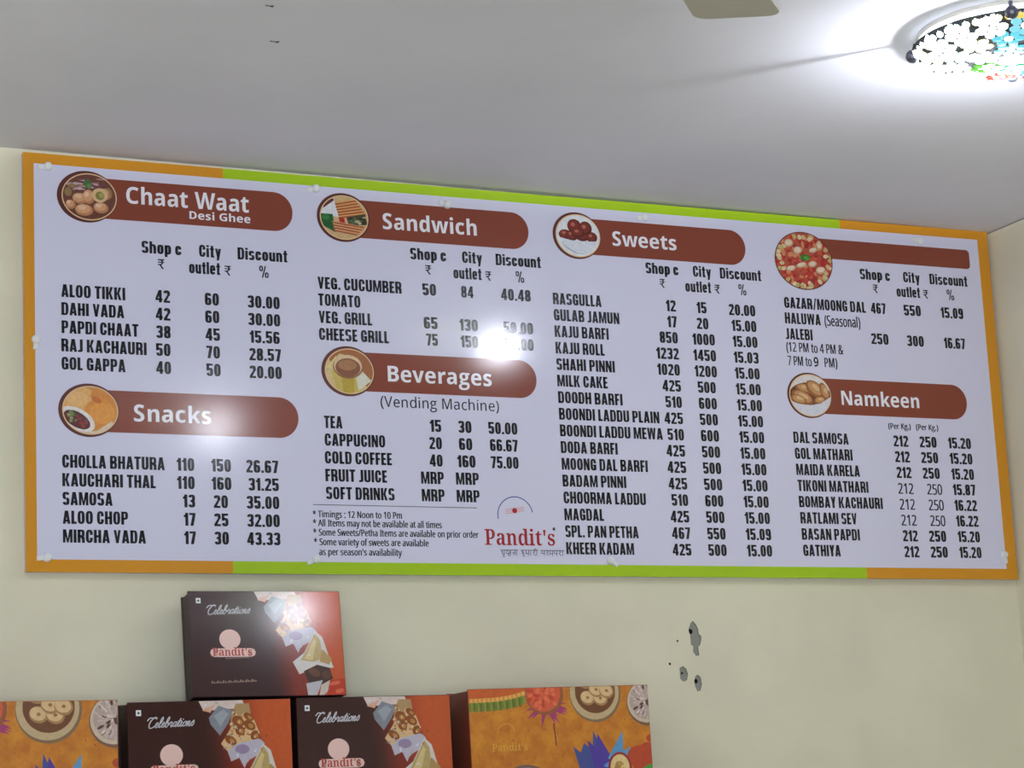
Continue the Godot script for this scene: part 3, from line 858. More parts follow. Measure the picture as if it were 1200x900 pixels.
# ---------------------------------------------------------------- the menu board
func build_board() -> void:
	var b := thing("menu_board", "wide white price board with orange and green border fixed under the ceiling", "menu board", Vector3(0, Y0, 0))
	obj("panel", box_mesh(Vector3(0.0005, 0.0005, WALL_Z), Vector3(BW - 0.0005, BH - 0.0005, 0), 0.0), M.board, b)
	# border strips, printed along the edge
	var lo := 25.5
	var hi := 854.0
	for q in [[0, 0, 22, BH * 1000], [22, 0, 434, lo], [22, hi, 434, BH * 1000], [2003, 0, 2409, lo], [2003, hi, 2409, BH * 1000], [2409, 0, 2440, BH * 1000]]:
		obj("orange_border", box_mesh(Vector3(q[0], q[1], -12) / 1000, Vector3(q[2], q[3], 0.3) / 1000), M.orange, b)
	for q in [[434, 0, 2003, lo], [434, hi, 2003, BH * 1000]]:
		obj("green_border", box_mesh(Vector3(q[0], q[1], -12) / 1000, Vector3(q[2], q[3], 0.3) / 1000), M.green, b)

	var s := section(b, "chaat section with a picture of puris on a brown banner", "puris", [134, 790, 64, 56, 5, 5], [134, 745, 832.5, 590, 43.5],
		[["Chaat Waat", 218.5, 490, 782, 36.5, true], ["Desi Ghee", 356.5, 493, 758.5, 17, true]])
	column_heads(s, 250, 676.5, 6)
	var rows := ["ALOO TIKKI@77:213|42@c294|60@c402|30.00@c518", "DAHI VADA@77:210|42@c294|60@c402|30.00@c518", "PAPDI CHAAT@77:240|38@c294|45@c402|15.56@c518", "RAJ KACHAURI@76:257|50@c293|70@c402|28.57@c518", "GOL GAPPA@76:211|40@c293|50@c402|20.00@c518"]
	for i in rows.size():
		menu_line(s, rows[i], 571.3 - 38.4 * i)

	s = section(b, "snacks section with a picture of fried bread and chutney", "bhatura", [132, 334.5, 64, 56, 5, 3], [132, 290, 378, 589, 44], [["Snacks", 227, 394, 315, 35, true]])
	rows = ["CHOLLA BHATURA@75:291|110@r355|150@r435|26.67@r540", "KAUCHARI THAL@75:271|110@r355|160@r435|31.25@r540", "SAMOSA@75:179|13@r355|20@c411|35.00@r540", "ALOO CHOP@75:211|17@r355|25@c411|32.00@r540", "MIRCHA VADA@75:248|17@r355|30@c411|43.33@r540"]
	for i in rows.size():
		menu_line(s, rows[i], 213.7 - 38.45 * i)

	s = section(b, "sandwich section with a picture of grilled sandwiches", "grill", [708, 787, 62, 55.5, 5, 2], [708, 743.3, 829.5, 1159, 43], [["Sandwich", 801, 1029, 768, 36, true]])
	column_heads(s, 864, 703, 3)
	menu_line(s, "VEG. CUCUMBER@643:840|50@890:923|84@984:1014|40.48@1082:1156", 622.5)
	menu_line(s, "TOMATO@643:741", 585)
	menu_line(s, "VEG. GRILL@643:767|65@890:923|130@976:1021|50.00@1085:1158", 546.5)
	menu_line(s, "CHEESE GRILL@642:805|75@894:922|150@977:1020|50.00@1085:1157", 508.5)

	s = section(b, "beverages section with a picture of a cup of tea", "tea", [706.5, 442, 62, 55.5, 5, 3], [706, 399, 485.5, 1160, 43], [["Beverages", 799, 1048.5, 423.5, 35, true]])
	var st := st_new()
	add_type(st, "(Vending Machine)", "sans", 779.6, 1063.5, 366.5, 24, 0.0004)
	obj("menu_line", st.commit(), M.ink, s)
	rows = ["TEA@647:689|15@894:921|30@962:994|50.00@1035:1106", "CAPPUCINO@647:787|20@891:921|60@962:994|66.67@1037:1105", "COLD COFFEE@646:801|40@890:921|160@956:1000|75.00@1037:1105", "FRUIT JUICE@646:788|MRP@868:922|MRP@951:1006", "SOFT DRINKS@646:804|MRP@868:922|MRP@951:1006"]
	for i in rows.size():
		menu_line(s, rows[i], 315 - 38.6 * i)

	s = section(b, "sweets section with a picture of syrup balls in a white bowl", "jamun", [1282, 786, 62, 55.5, 4.5, 3], [1282, 743, 828.5, 1731, 42.7], [["Sweets", 1374, 1543, 769, 34, true]])
	column_heads(s, 1457, 708, -7)
	var names := ["RASGULLA", "GULAB JAMUN", "KAJU BARFI", "KAJU ROLL", "SHAHI PINNI", "MILK CAKE", "DOODH BARFI", "BOONDI LADDU PLAIN", "BOONDI LADDU MEWA", "DODA BARFI", "MOONG DAL BARFI", "BADAM PINNI", "CHOORMA LADDU", "MAGDAL", "SPL. PAN PETHA", "KHEER KADAM"]
	var ends := [1336, 1380, 1350, 1337, 1361, 1340, 1376, 1469, 1475, 1356, 1431, 1373, 1421, 1311, 1397, 1383]
	var shop := ["12", "17", "850", "1232", "1020", "425", "510", "425", "510", "425", "425", "425", "510", "425", "467", "425"]
	var city := ["15", "20", "1000", "1450", "1200", "500", "600", "500", "600", "500", "500", "500", "600", "500", "550", "500"]
	var less := ["20.00", "15.00", "15.00", "15.03", "15.00", "15.00", "15.00", "15.00", "15.00", "15.00", "15.00", "15.00", "15.00", "15.00", "15.09", "15.00"]
	for i in names.size():
		menu_line(s, "%s@1212:%d|%s@r1531|%s@c1600|%s@r1746" % [names[i], ends[i], shop[i], city[i], less[i]], 620.3 - 38.12 * i)

	s = section(b, "untitled section with a picture of red halwa and a narrow brown banner", "halwa", [1892, 766, 81.5, 72, 0, 0], [1892, 776, 825, 2380, 10])
	column_heads(s, 2050, 730.5, -2)
	menu_line(s, "GAZAR/MOONG DAL@1828:2059|467@2074:2117|550@2170:2220|15.09@2279:2346", 646.5)
	menu_line(s, "HALUWA@1827:1927|~(Seasonal)@1938:2039", 608.5)
	menu_line(s, "JALEBI@1826:1901|250@2068:2118|300@2172:2221|16.67@2281:2344", 570)
	menu_line(s, "~(12 PM to 4 PM &@1825:1984", 540, 24)
	menu_line(s, "~7 PM to@1826:1892|^9@1899:1912|~PM)@1929:1964", 506.5, 24)

	s = section(b, "namkeen section with a picture of fried snacks in a white bowl", "namkeen", [1880, 435.5, 62, 55, 3.5, 2], [1880, 392, 478.5, 2333.6, 43], [["Namkeen", 1969, 2192, 416, 34.5, true]])
	menu_line(s, "~(Per Kg.)@2097:2161|~(Per Kg.)@2177:2241", 362.5, 14.5)
	names = ["DAL SAMOSA", "GOL MATHARI", "MAIDA KARELA", "TIKONI MATHARI", "BOMBAY KACHAURI", "RATLAMI SEV", "BASAN PAPDI", "GATHIYA"]
	ends = [1980, 1988, 2005, 2026, 2063, 1986, 1991, 1934]
	less = ["15.20", "15.20", "15.20", "15.87", "16.22", "16.22", "15.20", "15.20"]
	for i in 8:
		var thin := "~" if i >= 3 and i <= 5 else ""
		var d := 0.8 * i
		var e := 4.0 if thin != "" else 0.0
		menu_line(s, "%s@%f:%d|%s212@%f:%f|%s250@%f:%f|%s@%f:%f" % [names[i], 1826.5 + 0.6 * i, ends[i], thin, 2108.5 + d, 2151 + d, thin, 2184 + d + 2 * e, 2233.5 + d + e / 4, less[i], 2267.5 + d, 2335 + 0.5 * d], 319.5 - 38.36 * i)

	# notes and the shop's mark
	var note := part("notes_section", b, "small printed notes on opening times under a thin rule")
	st = st_new()

	st = st_new()
	flat_poly(st, PackedVector2Array([Vector2(0.6156, 0.1476), Vector2(0.998, 0.1476), Vector2(0.998, 0.1490), Vector2(0.6156, 0.1490)]), 0.0004)
	obj("rule", st.commit(), M.grey_ink, note)
	var lines := [["* Timings : 12 Noon to 10 Pm", 613.8, 818.5, 121], ["* All Items may not be available at all times", 613.8, 911.5, 102], ["* Some Sweets/Petha Items are available on prior order", 613.8, 998.5, 82], ["* Some variety of sweets are available", 614.6, 878.4, 61.5], ["as per season's availability", 626.2, 815, 40.3]]
	for l in lines:
		st = st_new()
		add_type(st, l[0], "sans", l[1], l[2], l[3], 14.5, 0.0004)
		add_type(st, l[0], "sans", l[1] + 0.9, l[2] + 0.9, l[3], 14.5, 0.0004)
		obj("note_line", st.commit(), M.ink, note)
	build_mark(part("shop_mark", b, "red serif shop name under a blue arc with a red forehead mark"))

	# white plastic fixing clips
	var at := [[51.8, 849], [23.3, 478], [42, 29], [646, 848], [959, 835], [1462, 842], [2233, 838], [2405, 60], [618, 31], [1321, 35]]
	for i in at.size():
		st = st_new()
		add_lathe(st, [Vector2(0.0075, 0), Vector2(0.0075, 0.002), Vector2(0.006, 0.0042), Vector2(0.003, 0.005), Vector2(0, 0.0052)], 14)
		add_box(st, Vector3(-0.017, 0, -0.004), Vector3(-0.004, 0.0022, 0.004), 0.0006)
		var c := obj("fixing_clip", st.commit(), M.clip, b)
		c.position = Vector3(at[i][0], at[i][1], 0) / 1000
		c.rotation = Vector3(PI / 2, 0, 0)
		c.scale = Vector3(1.25, 1.6, 1.25)
		c.rotate_object_local(Vector3.UP, [0.2, 1.5, 0.1, 0.3, -0.2, 0.15, -0.1, 1.7, 0.4, 2.6][i])

func mm(pts: Array) -> Array:
	var out := []
	for p in pts:
		out.append(Vector2(p[0], p[1]) / 1000)
	return out

func build_mark(p: Node3D) -> void:
	var st := st_new()
	add_type(st, "Pandit's", "serif bold", 1014, 1185, 67, 35, 0.0004)
	obj("name_lettering", st.commit(), M.red_ink, p)
	st = st_new()                                            # plain open arc over the name
	var arc := []
	for i in 25:
		var t := lerpf(deg_to_rad(190), deg_to_rad(12), i / 24.0)
		arc.append(Vector2(1091 + 43 * cos(t), 133 + 42 * sin(t)) / 1000)
	flat_stroke(st, arc, 0.0022, 0.0004)
	obj("emblem_arc", st.commit(), M.blue_ink, p)
	st = st_new()
	for k in 3:
		flat_stroke(st, mm([[1067, 137.5 + k * 4.2], [1084, 139.5 + k * 4.2]]), 0.0012, 0.0004)
		flat_stroke(st, mm([[1094, 141 + k * 4.2], [1112, 144 + k * 4.2]]), 0.0012, 0.0004)
	obj("emblem_stripes", st.commit(), M.red_thin, p)
	obj("emblem_dot", ring_mesh(1089.5, 144, 6, 6, 0.0005), M.red_ink, p)
	obj("registered_sign", ring_mesh(1184, 104.5, 3.4, 3.8, 0.0004), M.grey_ink, p)
	# the line of Devanagari script: headline, stems, bowls
	st = st_new()
	var w := 0.0014
	var x := 1051.0
	for word in [["sh", "d", "t", "|"], ["h", "m", "|", "r", "ii"], ["p", "r", "m", "p", "r", "|"]]:
		var x_start := x
		for g in word:
			match g:
				"sh":
					flat_stroke(st, smooth(mm([[x + 1, 54], [x + 5, 52], [x + 3, 49], [x + 7, 46]]), 4), w, 0.0004)
					flat_stroke(st, mm([[x + 9, 56], [x + 8, 45]]), w, 0.0004)
					flat_stroke(st, smooth(mm([[x + 8, 45], [x + 5, 42], [x + 9, 41]]), 4), w, 0.0004)
					x += 12
				"d":
					flat_stroke(st, smooth(mm([[x + 6, 56], [x + 2, 52], [x + 3, 48], [x + 8, 49], [x + 6, 45], [x + 10, 43]]), 4), w, 0.0004)
					flat_stroke(st, smooth(mm([[x + 8, 53], [x + 11, 51], [x + 8, 49]]), 4), w, 0.0004)
					flat_stroke(st, mm([[x + 12, 56], [x + 11, 45]]), w, 0.0004)
					x += 15
				"t":
					flat_stroke(st, smooth(mm([[x + 8, 51], [x + 3, 51], [x + 3, 46]]), 4), w, 0.0004)
					flat_stroke(st, mm([[x + 8, 56], [x + 7, 45]]), w, 0.0004)
					x += 9
				"|":
					flat_stroke(st, mm([[x + 3, 56], [x + 2, 45]]), w, 0.0004)
					x += 6
				"h":
					flat_stroke(st, smooth(mm([[x + 5, 56], [x + 2, 53], [x + 7, 52], [x + 3, 49], [x + 7, 48], [x + 5, 44], [x + 9, 43]]), 4), w, 0.0004)
					x += 10
				"m":
					flat_stroke(st, mm([[x + 3, 56], [x + 2, 48], [x + 8, 50]]), w, 0.0004)
					flat_stroke(st, mm([[x + 9, 56], [x + 8, 45]]), w, 0.0004)
					x += 11
				"p":
					flat_stroke(st, smooth(mm([[x + 3, 56], [x + 2, 50], [x + 8, 50]]), 4), w, 0.0004)
					flat_stroke(st, mm([[x + 9, 56], [x + 8, 45]]), w, 0.0004)
					x += 11
				"r":
					flat_stroke(st, smooth(mm([[x + 3, 56], [x + 7, 53], [x + 3, 50], [x + 8, 45]]), 4), w, 0.0004)
					x += 9
				"ii":
					flat_stroke(st, mm([[x + 3, 56], [x + 2, 45]]), w, 0.0004)
					flat_stroke(st, smooth(mm([[x - 3, 56], [x - 1, 60], [x + 3, 56]]), 4), w, 0.0004)
					x += 6
		flat_stroke(st, mm([[x_start, 56], [x, 56.3]]), w, 0.0004)
		x += 7
	obj("script_line", st.commit(), M.grey_ink, p)

# ---------------------------------------------------------------- gift boxes
const SCRIPT := {
	"C": [1.35, [[-0.35, 1.45], [0.0, 1.95], [0.9, 1.9], [1.3, 1.95]], [[1.25, 1.75], [0.95, 2.1], [0.45, 1.6], [0.2, 0.8], [0.4, 0.05], [0.9, 0.0], [1.35, 0.35]]],
	"e": [0.66, [[0, 0.3], [0.45, 0.6], [0.38, 0.98], [0.14, 0.75], [0.12, 0.2], [0.35, 0], [0.7, 0.3]]],
	"l": [0.55, [[0, 0.3], [0.48, 1.35], [0.42, 2.0], [0.2, 1.6], [0.14, 0.3], [0.32, 0], [0.6, 0.3]]],
	"b": [0.78, [[0, 0.3], [0.46, 1.4], [0.4, 2.0], [0.18, 1.5], [0.12, 0.2], [0.4, 0], [0.62, 0.45], [0.48, 0.8], [0.85, 0.72]]],
	"r": [0.7, [[0, 0.4], [0.22, 0.95], [0.5, 0.82], [0.42, 0.2], [0.55, 0], [0.75, 0.3]]],
	"a": [0.86, [[0.62, 0.85], [0.3, 0.95], [0.08, 0.5], [0.2, 0.05], [0.5, 0.3], [0.66, 0.9], [0.55, 0.2], [0.68, 0], [0.92, 0.3]]],
	"t": [0.56, [[0, 0.3], [0.35, 1.55], [0.18, 0.25], [0.35, 0], [0.62, 0.3]], [[0.02, 1.05], [0.6, 1.1]]],
	"i": [0.46, [[0, 0.3], [0.2, 0.92], [0.13, 0.15], [0.28, 0], [0.52, 0.3]], [[0.28, 1.35], [0.31, 1.38]]],
	"o": [0.76, [[0.4, 0.95], [0.1, 0.6], [0.15, 0.05], [0.48, 0.08], [0.6, 0.6], [0.4, 0.95], [0.8, 0.78]]],
	"n": [0.82, [[0, 0.5], [0.16, 0.92], [0.1, 0], [0.35, 0.88], [0.52, 0.8], [0.44, 0.1], [0.6, 0], [0.85, 0.3]]],
	"s": [0.6, [[0, 0.3], [0.35, 1.05], [0.5, 0.4], [0.3, 0], [0.05, 0.12]]],
}

func print_quad(w: float, h: float, z: float, v_max: float) -> ArrayMesh:
	var st := st_new()
	var c := [Vector3(0.001, h - 0.001, z), Vector3(w - 0.001, h - 0.001, z), Vector3(w - 0.001, 0.001, z), Vector3(0.001, 0.001, z)]
	var t := [Vector2(0, 0), Vector2(1, 0), Vector2(1, v_max), Vector2(0, v_max)]
	for i in [0, 1, 2, 0, 2, 3]:
		st.set_normal(Vector3(0, 0, 1))
		st.set_uv(t[i])
		st.add_vertex(c[i])
	return st.commit()

func book_box(label: String, at: Vector3, yaw: float, lean: float, roll: float, w: float, h: float, d: float, mats: Array) -> Array:
	var t := thing("gift_box", label, "box", at, "gift boxes stacked on the shelf")
	t.basis = Basis(Vector3.UP, deg_to_rad(yaw)) * Basis(Vector3.RIGHT, deg_to_rad(lean)) * Basis(Vector3.BACK, deg_to_rad(roll))
	var cover := obj("front_cover", box_mesh(Vector3(0, 0, -0.004), Vector3(w, h, 0), 0.0012), mats[0], t)
	obj("tray", box_mesh(Vector3(0.002, 0.0005, -d + 0.004), Vector3(w - 0.002, h - 0.003, -0.004), 0.001), mats[1], t)
	obj("back_cover", box_mesh(Vector3(0, 0, -d), Vector3(w, h, -d + 0.004), 0.0012), mats[2], t)
	return [t, cover]

func brown_box(label: String, at: Vector3, yaw: float, lean: float, roll: float, w: float, h: float, d: float) -> void:
	var made := book_box(label, at, yaw, lean, roll, w, h, d, [M.brown_card, M.tray, M.brown_edge])
	var c: Node3D = made[1]
	obj("cover_picture", print_quad(w, h, 0.0003, minf(1.0, h / w / 0.6875)), M.brown_print, c)
	var s := w / 980.0                                       # print units
	var top := h
	var st := st_new()                                       # green dot in a square
	flat_poly(st, PackedVector2Array([Vector2(50 * s, top - 45 * s), Vector2(80 * s, top - 45 * s), Vector2(80 * s, top - 78 * s), Vector2(50 * s, top - 78 * s)]), 0.0005)
	obj("square_mark", st.commit(), M.white_ink, c)
	st = st_new()
	flat_poly(st, ellipse_pts(65 * s, top - 61.5 * s, 8 * s, 8 * s, 16), 0.0007)
	obj("dot_mark", st.commit(), mat(c8(60, 110, 60), 0.3), c)
	st = st_new()                                            # the word in joined-up script
	var x := 0.0
	var k := 32.0 * s
	for ch in "Celebrations":
		var g: Array = SCRIPT[ch]
		for j in range(1, g.size()):
			var q := []
			for p in g[j]:
				q.append(Vector2(112 * s + (x + p[0] + p[1] * 0.35) * k * 0.98, top - 148 * s + p[1] * k * 0.9 + x * 0.9 * s))
			flat_stroke(st, smooth(q, 4), 6.2 * s, 0.0005)
		x += g[0]
	obj("script_lettering", st.commit(), M.white_ink, c)
	st = st_new()                                            # pink emblem disc and halo behind the name
	flat_poly(st, ellipse_pts(252 * s, top - 305 * s, 67 * s, 62 * s, 40), 0.0005)
	flat_stroke(st, [Vector2(150 * s, top - 388 * s), Vector2(385 * s, top - 388 * s)], 54 * s, 0.0005)
	obj("emblem_disc", st.commit(), M.pink, c)
	st = st_new()
	add_type(st, "Pandit's", "serif bold", 138 * s * 1000, 388 * s * 1000, (top - 408 * s) * 1000, 50 * s * 1000, 0.0007)
	obj("name_lettering", st.commit(), M.logo_red, c)
	st = st_new()                                            # fine print too small to read
	for i in 14:
		flat_stroke(st, [Vector2((222 + i * 11) * s, top - (426 - i * 0.3) * s), Vector2((224 + i * 11) * s, top - (420 - i * 0.3 + 3 * (i % 2)) * s)], 3.5 * s, 0.0005)
	for i in 24:
		flat_stroke(st, [Vector2((124 + i * 12) * s, top - (577 - i * 0.4) * s), Vector2((127 + i * 12) * s, top - (564 - i * 0.4 + 5 * (i % 3)) * s)], 4.5 * s, 0.0005)
	obj("fine_print", st.commit(), M.cream_ink, c)

func orange_box(label: String, at: Vector3, roll: float, w: float, h: float, d: float, mats: Array) -> void:
	var made := book_box(label, at, -0.7, 0, roll, w, h, d, mats)
	var c: Node3D = made[1]
	obj("cover_picture", print_quad(w, h, 0.0003, minf(1.0, h / w / 0.6)), M.orange_print, c)
	var s := w / 975.0
	var st := st_new()
	add_type(st, "Pandit's", "serif bold", 112 * s * 1000, 300 * s * 1000, (h - 300 * s) * 1000, 36 * s * 1000, 0.0005)
	var arc := []
	for i in 17:
		var t := lerpf(PI, 0.0, i / 16.0)
		arc.append(Vector2((190 + 45 * cos(t)) * s, h - (215 - 45 * sin(t)) * s))
	flat_stroke(st, arc, 4 * s, 0.0005)
	obj("gold_lettering", st.commit(), M.gold, c)

func build_shelf_and_boxes() -> void:
	M.brown_print = picture_mat(brown_box_picture(), 0.12)
	M.orange_print = picture_mat(orange_box_picture(), 0.4)
	var base := -0.496
	var shelf := thing("wall_shelf", "brown wooden wall shelf carrying the gift boxes", "shelf", Vector3(0, Y0 + base - 0.001, 0))
	obj("shelf_board", box_mesh(Vector3(-0.6, -0.03, WALL_Z), Vector3(1.6, 0, 0.22), 0.003), M.wood, shelf)
	for x in [-0.35, 0.5, 1.35]:
		var st := st_new()
		add_box(st, Vector3(x - 0.012, -0.20, WALL_Z), Vector3(x + 0.012, -0.03, WALL_Z + 0.012), 0.002)
		add_box(st, Vector3(x - 0.012, -0.042, WALL_Z), Vector3(x + 0.012, -0.03, 0.18), 0.002)
		obj("bracket", st.commit(), M.steel, shelf)
	var y := Y0 + base
	brown_box("dark brown gift box leaning back against the wall on top of two others", Vector3(0.3128, Y0 - 0.2625, 0.0875), -2.6, -7.1, -0.2, 0.3248, 0.2195, 0.055)
	brown_box("dark brown gift box standing between the large orange box and another brown box", Vector3(0.1755, y, 0.10), -0.7, 0, 0.5, 0.3405, 0.2245, 0.07)
	brown_box("dark brown gift box standing against the red spine of an orange box", Vector3(0.5293, y, 0.10), -0.4, 0, 0.32, 0.3405, 0.2285, 0.07)
	orange_box("orange festive gift box with garland print and dark red spine", Vector3(0.900, y, 0.13), 0.55, 0.4255, 0.2385, 0.115, [M.red_card, M.dark_red_card, M.red_card])
	orange_box("large orange festive gift box whose print shows a bowl of round cookies", Vector3(0.1496 - 0.455, y + 0.0005, 0.11), -0.1, 0.455, 0.2295, 0.08, [M.orange_card, M.orange_card, M.orange_card])

# ---------------------------------------------------------------- mosaic lamps
const RIM_R := 0.186
const RIM_Y := -0.020
const BOWL_D := 0.032

func bowl_point(x: float, z: float, out: float) -> Vector3:
	var r := minf(sqrt(x * x + z * z) / RIM_R, 1.0)
	return Vector3(x, RIM_Y - BOWL_D * sqrt(maxf(0.0, 1.0 - pow(r, 2.6))) - out, z)

# one piece of glass: an oval tile standing proud of the bowl
func glass_tile(cx: float, cz: float, a: float, b: float, ang: float) -> ArrayMesh:
	var st := st_new()
	var n := 8
	var top := []
	var low := []
	for i in n:
		var t := TAU * i / n
		var p := Vector2(a * cos(t), b * sin(t))
		var q := p.rotated(ang)
		var q2 := (p * 0.8).rotated(ang)
		low.append(bowl_point(cx + q.x, cz + q.y, -0.001))
		top.append(bowl_point(cx + q2.x, cz + q2.y, 0.0028))
	var mid := bowl_point(cx, cz, -0.02)
	var crown := bowl_point(cx, cz, 0.0032)
	for i in n:
		var j := (i + 1) % n
		face(st, [top[i], top[j], crown], mid)
		face(st, [low[i], low[j], top[j]], mid)
		face(st, [low[i], top[j], top[i]], mid)
	return st.commit()

func glass(col: Color, glow: float) -> StandardMaterial3D:
	var m := mat(Color(col.r * 0.35, col.g * 0.35, col.b * 0.35), 0.15)
	m.emission_enabled = true
	m.emission = col
	m.emission_energy_multiplier = glow
	return m

func make_lamp() -> Node3D:
	var t := thing("ceiling_lamp", "round ceiling lamp with a shallow bowl of coloured mosaic glass flowers", "lamp", Vector3.ZERO, "mosaic ceiling lamps")
	var st := st_new()
	add_lathe(st, [Vector2(0, -0.005), Vector2(0.165, -0.005), Vector2(0.176, -0.004), Vector2(0.178, 0.0), Vector2(0.178, 0.006)], 64)
	obj("ceiling_plate", st.commit(), M.plate, t)
	st = st_new()                                           # bowl: outer skin and rolled rim
	var prof := []
	for i in 15:
		var r := RIM_R * sin(PI / 2 * i / 14.0)
		prof.append(Vector2(r, bowl_point(r, 0, 0).y))
	prof.append(Vector2(RIM_R + 0.002, RIM_Y + 0.002))
	prof.append(Vector2(RIM_R - 0.002, RIM_Y + 0.003))
	add_lathe(st, prof, 72)
	obj("glass_bowl", st.commit(), M.grout, t)
	# flower mosaic
	var pale := [c8(255, 255, 252), c8(226, 246, 255), c8(255, 246, 196), c8(214, 250, 236), c8(240, 248, 255)]
	var deep := [c8(255, 112, 40), c8(74, 120, 240), c8(60, 226, 160), c8(110, 228, 250), c8(255, 78, 60), c8(120, 220, 80), c8(255, 226, 110), c8(150, 236, 255)]
	var pm := []
	for c in pale:
		pm.append(glass(c, PALE_GLOW))
	var dm := []
	for c in deep:
		dm.append(glass(c, DEEP_GLOW))
	var rng := RandomNumberGenerator.new()
	rng.seed = 12
	var right := Vector2(0.905, 0.424)                       # along the room's diagonal
	var spots := [Vector2.ZERO]
	for ring in [[0.062, 6, 0.2], [0.112, 11, 0.0], [0.156, 16, 0.1]]:
		for i in ring[1]:
			var a: float = TAU * i / ring[1] + ring[2]
			spots.append(Vector2(cos(a), sin(a)) * ring[0])
	for i in spots.size():
		var p: Vector2 = spots[i]
		var side := p.dot(right) / RIM_R
		var is_deep := side > -0.24 and rng.randf() < 0.85 or rng.randf() < 0.08
		var m: Material = dm[(i * 5 + 4) % dm.size()] if is_deep else pm[i % pm.size()]
		var heart: Material = pm[0] if is_deep else pm[2]
		var big := 0.0305
		obj("flower_heart", glass_tile(p.x, p.y, big * 0.3, big * 0.3, 0.0), heart, t)
		for k in 6:
			var a := TAU * k / 6 + i
			var q := p + Vector2(cos(a), sin(a)) * big * 0.68
			obj("petal", glass_tile(q.x, q.y, big * 0.38, big * 0.33, a), m, t)
	for i in 56:                                             # small beads along the rim
		var a := TAU * i / 56
		var p := Vector2(cos(a), sin(a)) * (RIM_R - 0.0055)
		var far := p.dot(right) / RIM_R > -0.25
		obj("bead", glass_tile(p.x, p.y, 0.0048, 0.0085, a), (dm[(i / 3) % dm.size()] if far else pm[(i / 3) % pm.size()]), t)
	# clips that hold the bowl to the plate
	for k in 4:
		var a := deg_to_rad(127) + TAU * k / 4
		st = st_new()
		var d := Vector3(cos(a), 0, sin(a))
		add_lathe(st, [Vector2(0.0, -0.006), Vector2(0.004, -0.006), Vector2(0.004, 0.020), Vector2(0, 0.020)], 12, d * (RIM_R - 0.006) + Vector3(0, RIM_Y, 0))
		add_lathe(st, [Vector2(0, -0.013), Vector2(0.007, -0.011), Vector2(0.0115, -0.006), Vector2(0.013, 0), Vector2(0.0115, 0.006), Vector2(0.007, 0.011), Vector2(0, 0.013)], 16, d * (RIM_R + 0.001) + Vector3(0, RIM_Y - 0.004, 0))
		obj("bowl_clip", st.commit(), M.brass, t)
	# the bulb inside the bowl
	st = st_new()
	var bp := []
	for i in 13:
		var a := -PI / 2 + PI * i / 12
		bp.append(Vector2(0.011 * cos(a), 0.011 * sin(a)))
	add_lathe(st, bp, 20)
	var bulb := obj("bulb", st.commit(), glass(c8(240, 246, 255), 12.0), t)
	bulb.position = Vector3(-0.05, -0.022, 0)
	return t

func build_lamps() -> void:
	var first := make_lamp()
	for i in LAMPS.size():
		var l: Node3D = first
		if i > 0:
			l = first.duplicate()
			l.name = numbered("ceiling_lamp")
			add_child(l)
		l.position = Vector3(LAMPS[i][0], Y0 + CEIL_Y - CEIL_DROP * LAMPS[i][0] - 0.004, LAMPS[i][1])
	for i in LAMPS.size():
		var where := Vector3(LAMPS[i][0], Y0 + CEIL_Y - CEIL_DROP * LAMPS[i][0] - 0.004, LAMPS[i][1])
		var o := OmniLight3D.new()
		o.name = "bulb_light"
		o.light_color = LAMP_WHITE
		o.light_energy = BULB_ENERGY
		o.light_size = 0.01
		o.omni_range = 12.0
		o.omni_attenuation = 2.0
		o.shadow_enabled = true
		add_child(o, true)
		o.position = where + Vector3(-0.05, -0.022, 0)
		var g := OmniLight3D.new()
		g.name = "bowl_light"
		g.light_color = LAMP_WHITE
		g.light_energy = DOWN_ENERGY
		g.light_size = 0.05
		g.omni_range = 12.0
		g.omni_attenuation = 2.0
		g.shadow_enabled = true
		add_child(g, true)
		g.position = where + Vector3(0.045, RIM_Y - BOWL_D - 0.018, -0.075)

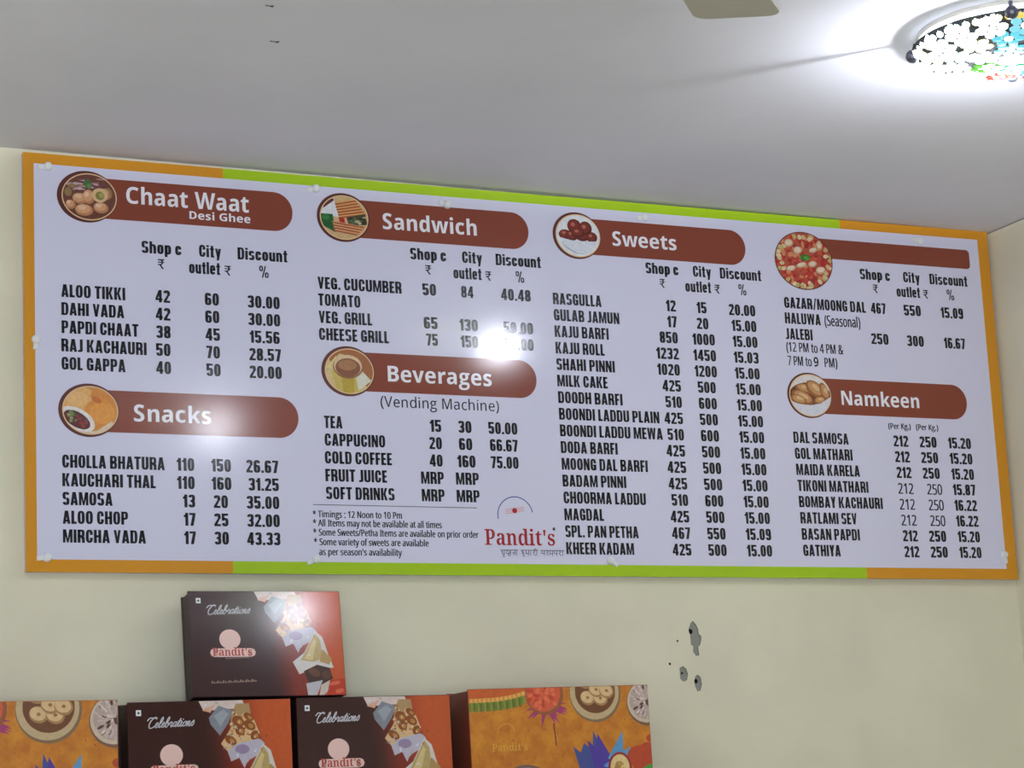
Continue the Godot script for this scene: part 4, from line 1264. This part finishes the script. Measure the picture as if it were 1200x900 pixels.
# ---------------------------------------------------------------- ceiling fan, of which one blade tip is in view
func build_fan() -> void:
	var tip := Vector3(0.588, Y0 + 0.572, 1.884)
	var out := Vector3(0.68, 0, -0.73).normalized()
	var hub := tip - out * 0.62
	var t := thing("ceiling_fan", "beige ceiling fan with three broad blades hanging in front of the board", "fan", hub)
	var st := st_new()
	add_lathe(st, [Vector2(0, -0.06), Vector2(0.05, -0.058), Vector2(0.10, -0.035), Vector2(0.125, 0.0), Vector2(0.12, 0.035), Vector2(0.07, 0.055), Vector2(0.02, 0.06), Vector2(0, 0.06)], 40)
	obj("motor", st.commit(), M.fan, t)
	st = st_new()
	add_lathe(st, [Vector2(0.0125, 0.05), Vector2(0.0125, 0.27)], 16)
	obj("rod", st.commit(), M.fan, t)
	st = st_new()
	add_lathe(st, [Vector2(0.015, 0.21), Vector2(0.05, 0.225), Vector2(0.06, 0.29), Vector2(0.06, 0.302)], 28)
	obj("canopy", st.commit(), M.fan_trim, t)
	var outline := PackedVector2Array()
	var half_root := 0.05
	var half := 0.064
	outline.append(Vector2(0.17, -half_root))
	var rr := 0.022
	for i in 9:
		var a := -PI / 2 + PI / 2 * i / 8
		outline.append(Vector2(0.62 - rr + rr * cos(a), -half + rr + rr * sin(a)))
	for i in 9:
		var a := PI / 2 * i / 8
		outline.append(Vector2(0.62 - rr + rr * cos(a), half - rr + rr * sin(a)))
	outline.append(Vector2(0.17, half_root))
	for k in 3:
		st = st_new()
		var ids := Geometry2D.triangulate_polygon(outline)
		for z in [-0.002, 0.002]:
			for i in range(0, ids.size(), 3):
				var q := []
				for j in 3:
					q.append(Vector3(outline[ids[i + j]].x, z, outline[ids[i + j]].y))
				tri(st, q[0], q[1], q[2], Vector3(0, signf(z), 0))
		for i in outline.size():
			var a := outline[i]
			var b := outline[(i + 1) % outline.size()]
			face(st, [Vector3(a.x, -0.002, a.y), Vector3(b.x, -0.002, b.y), Vector3(b.x, 0.002, b.y), Vector3(a.x, 0.002, a.y)], Vector3(0.4, 0, 0))
		var blade := obj("blade", st.commit(), M.fan, t)
		var turn := atan2(-out.z, out.x) + TAU * k / 3
		blade.rotation = Vector3(0, turn, 0)
		blade.rotate_object_local(Vector3.RIGHT, deg_to_rad(6))
		st = st_new()
		add_box(st, Vector3(0.10, -0.004, -0.02), Vector3(0.23, 0.004, 0.02), 0.002)
		var arm := obj("blade_bracket", st.commit(), M.fan_trim, t)
		arm.transform = blade.transform
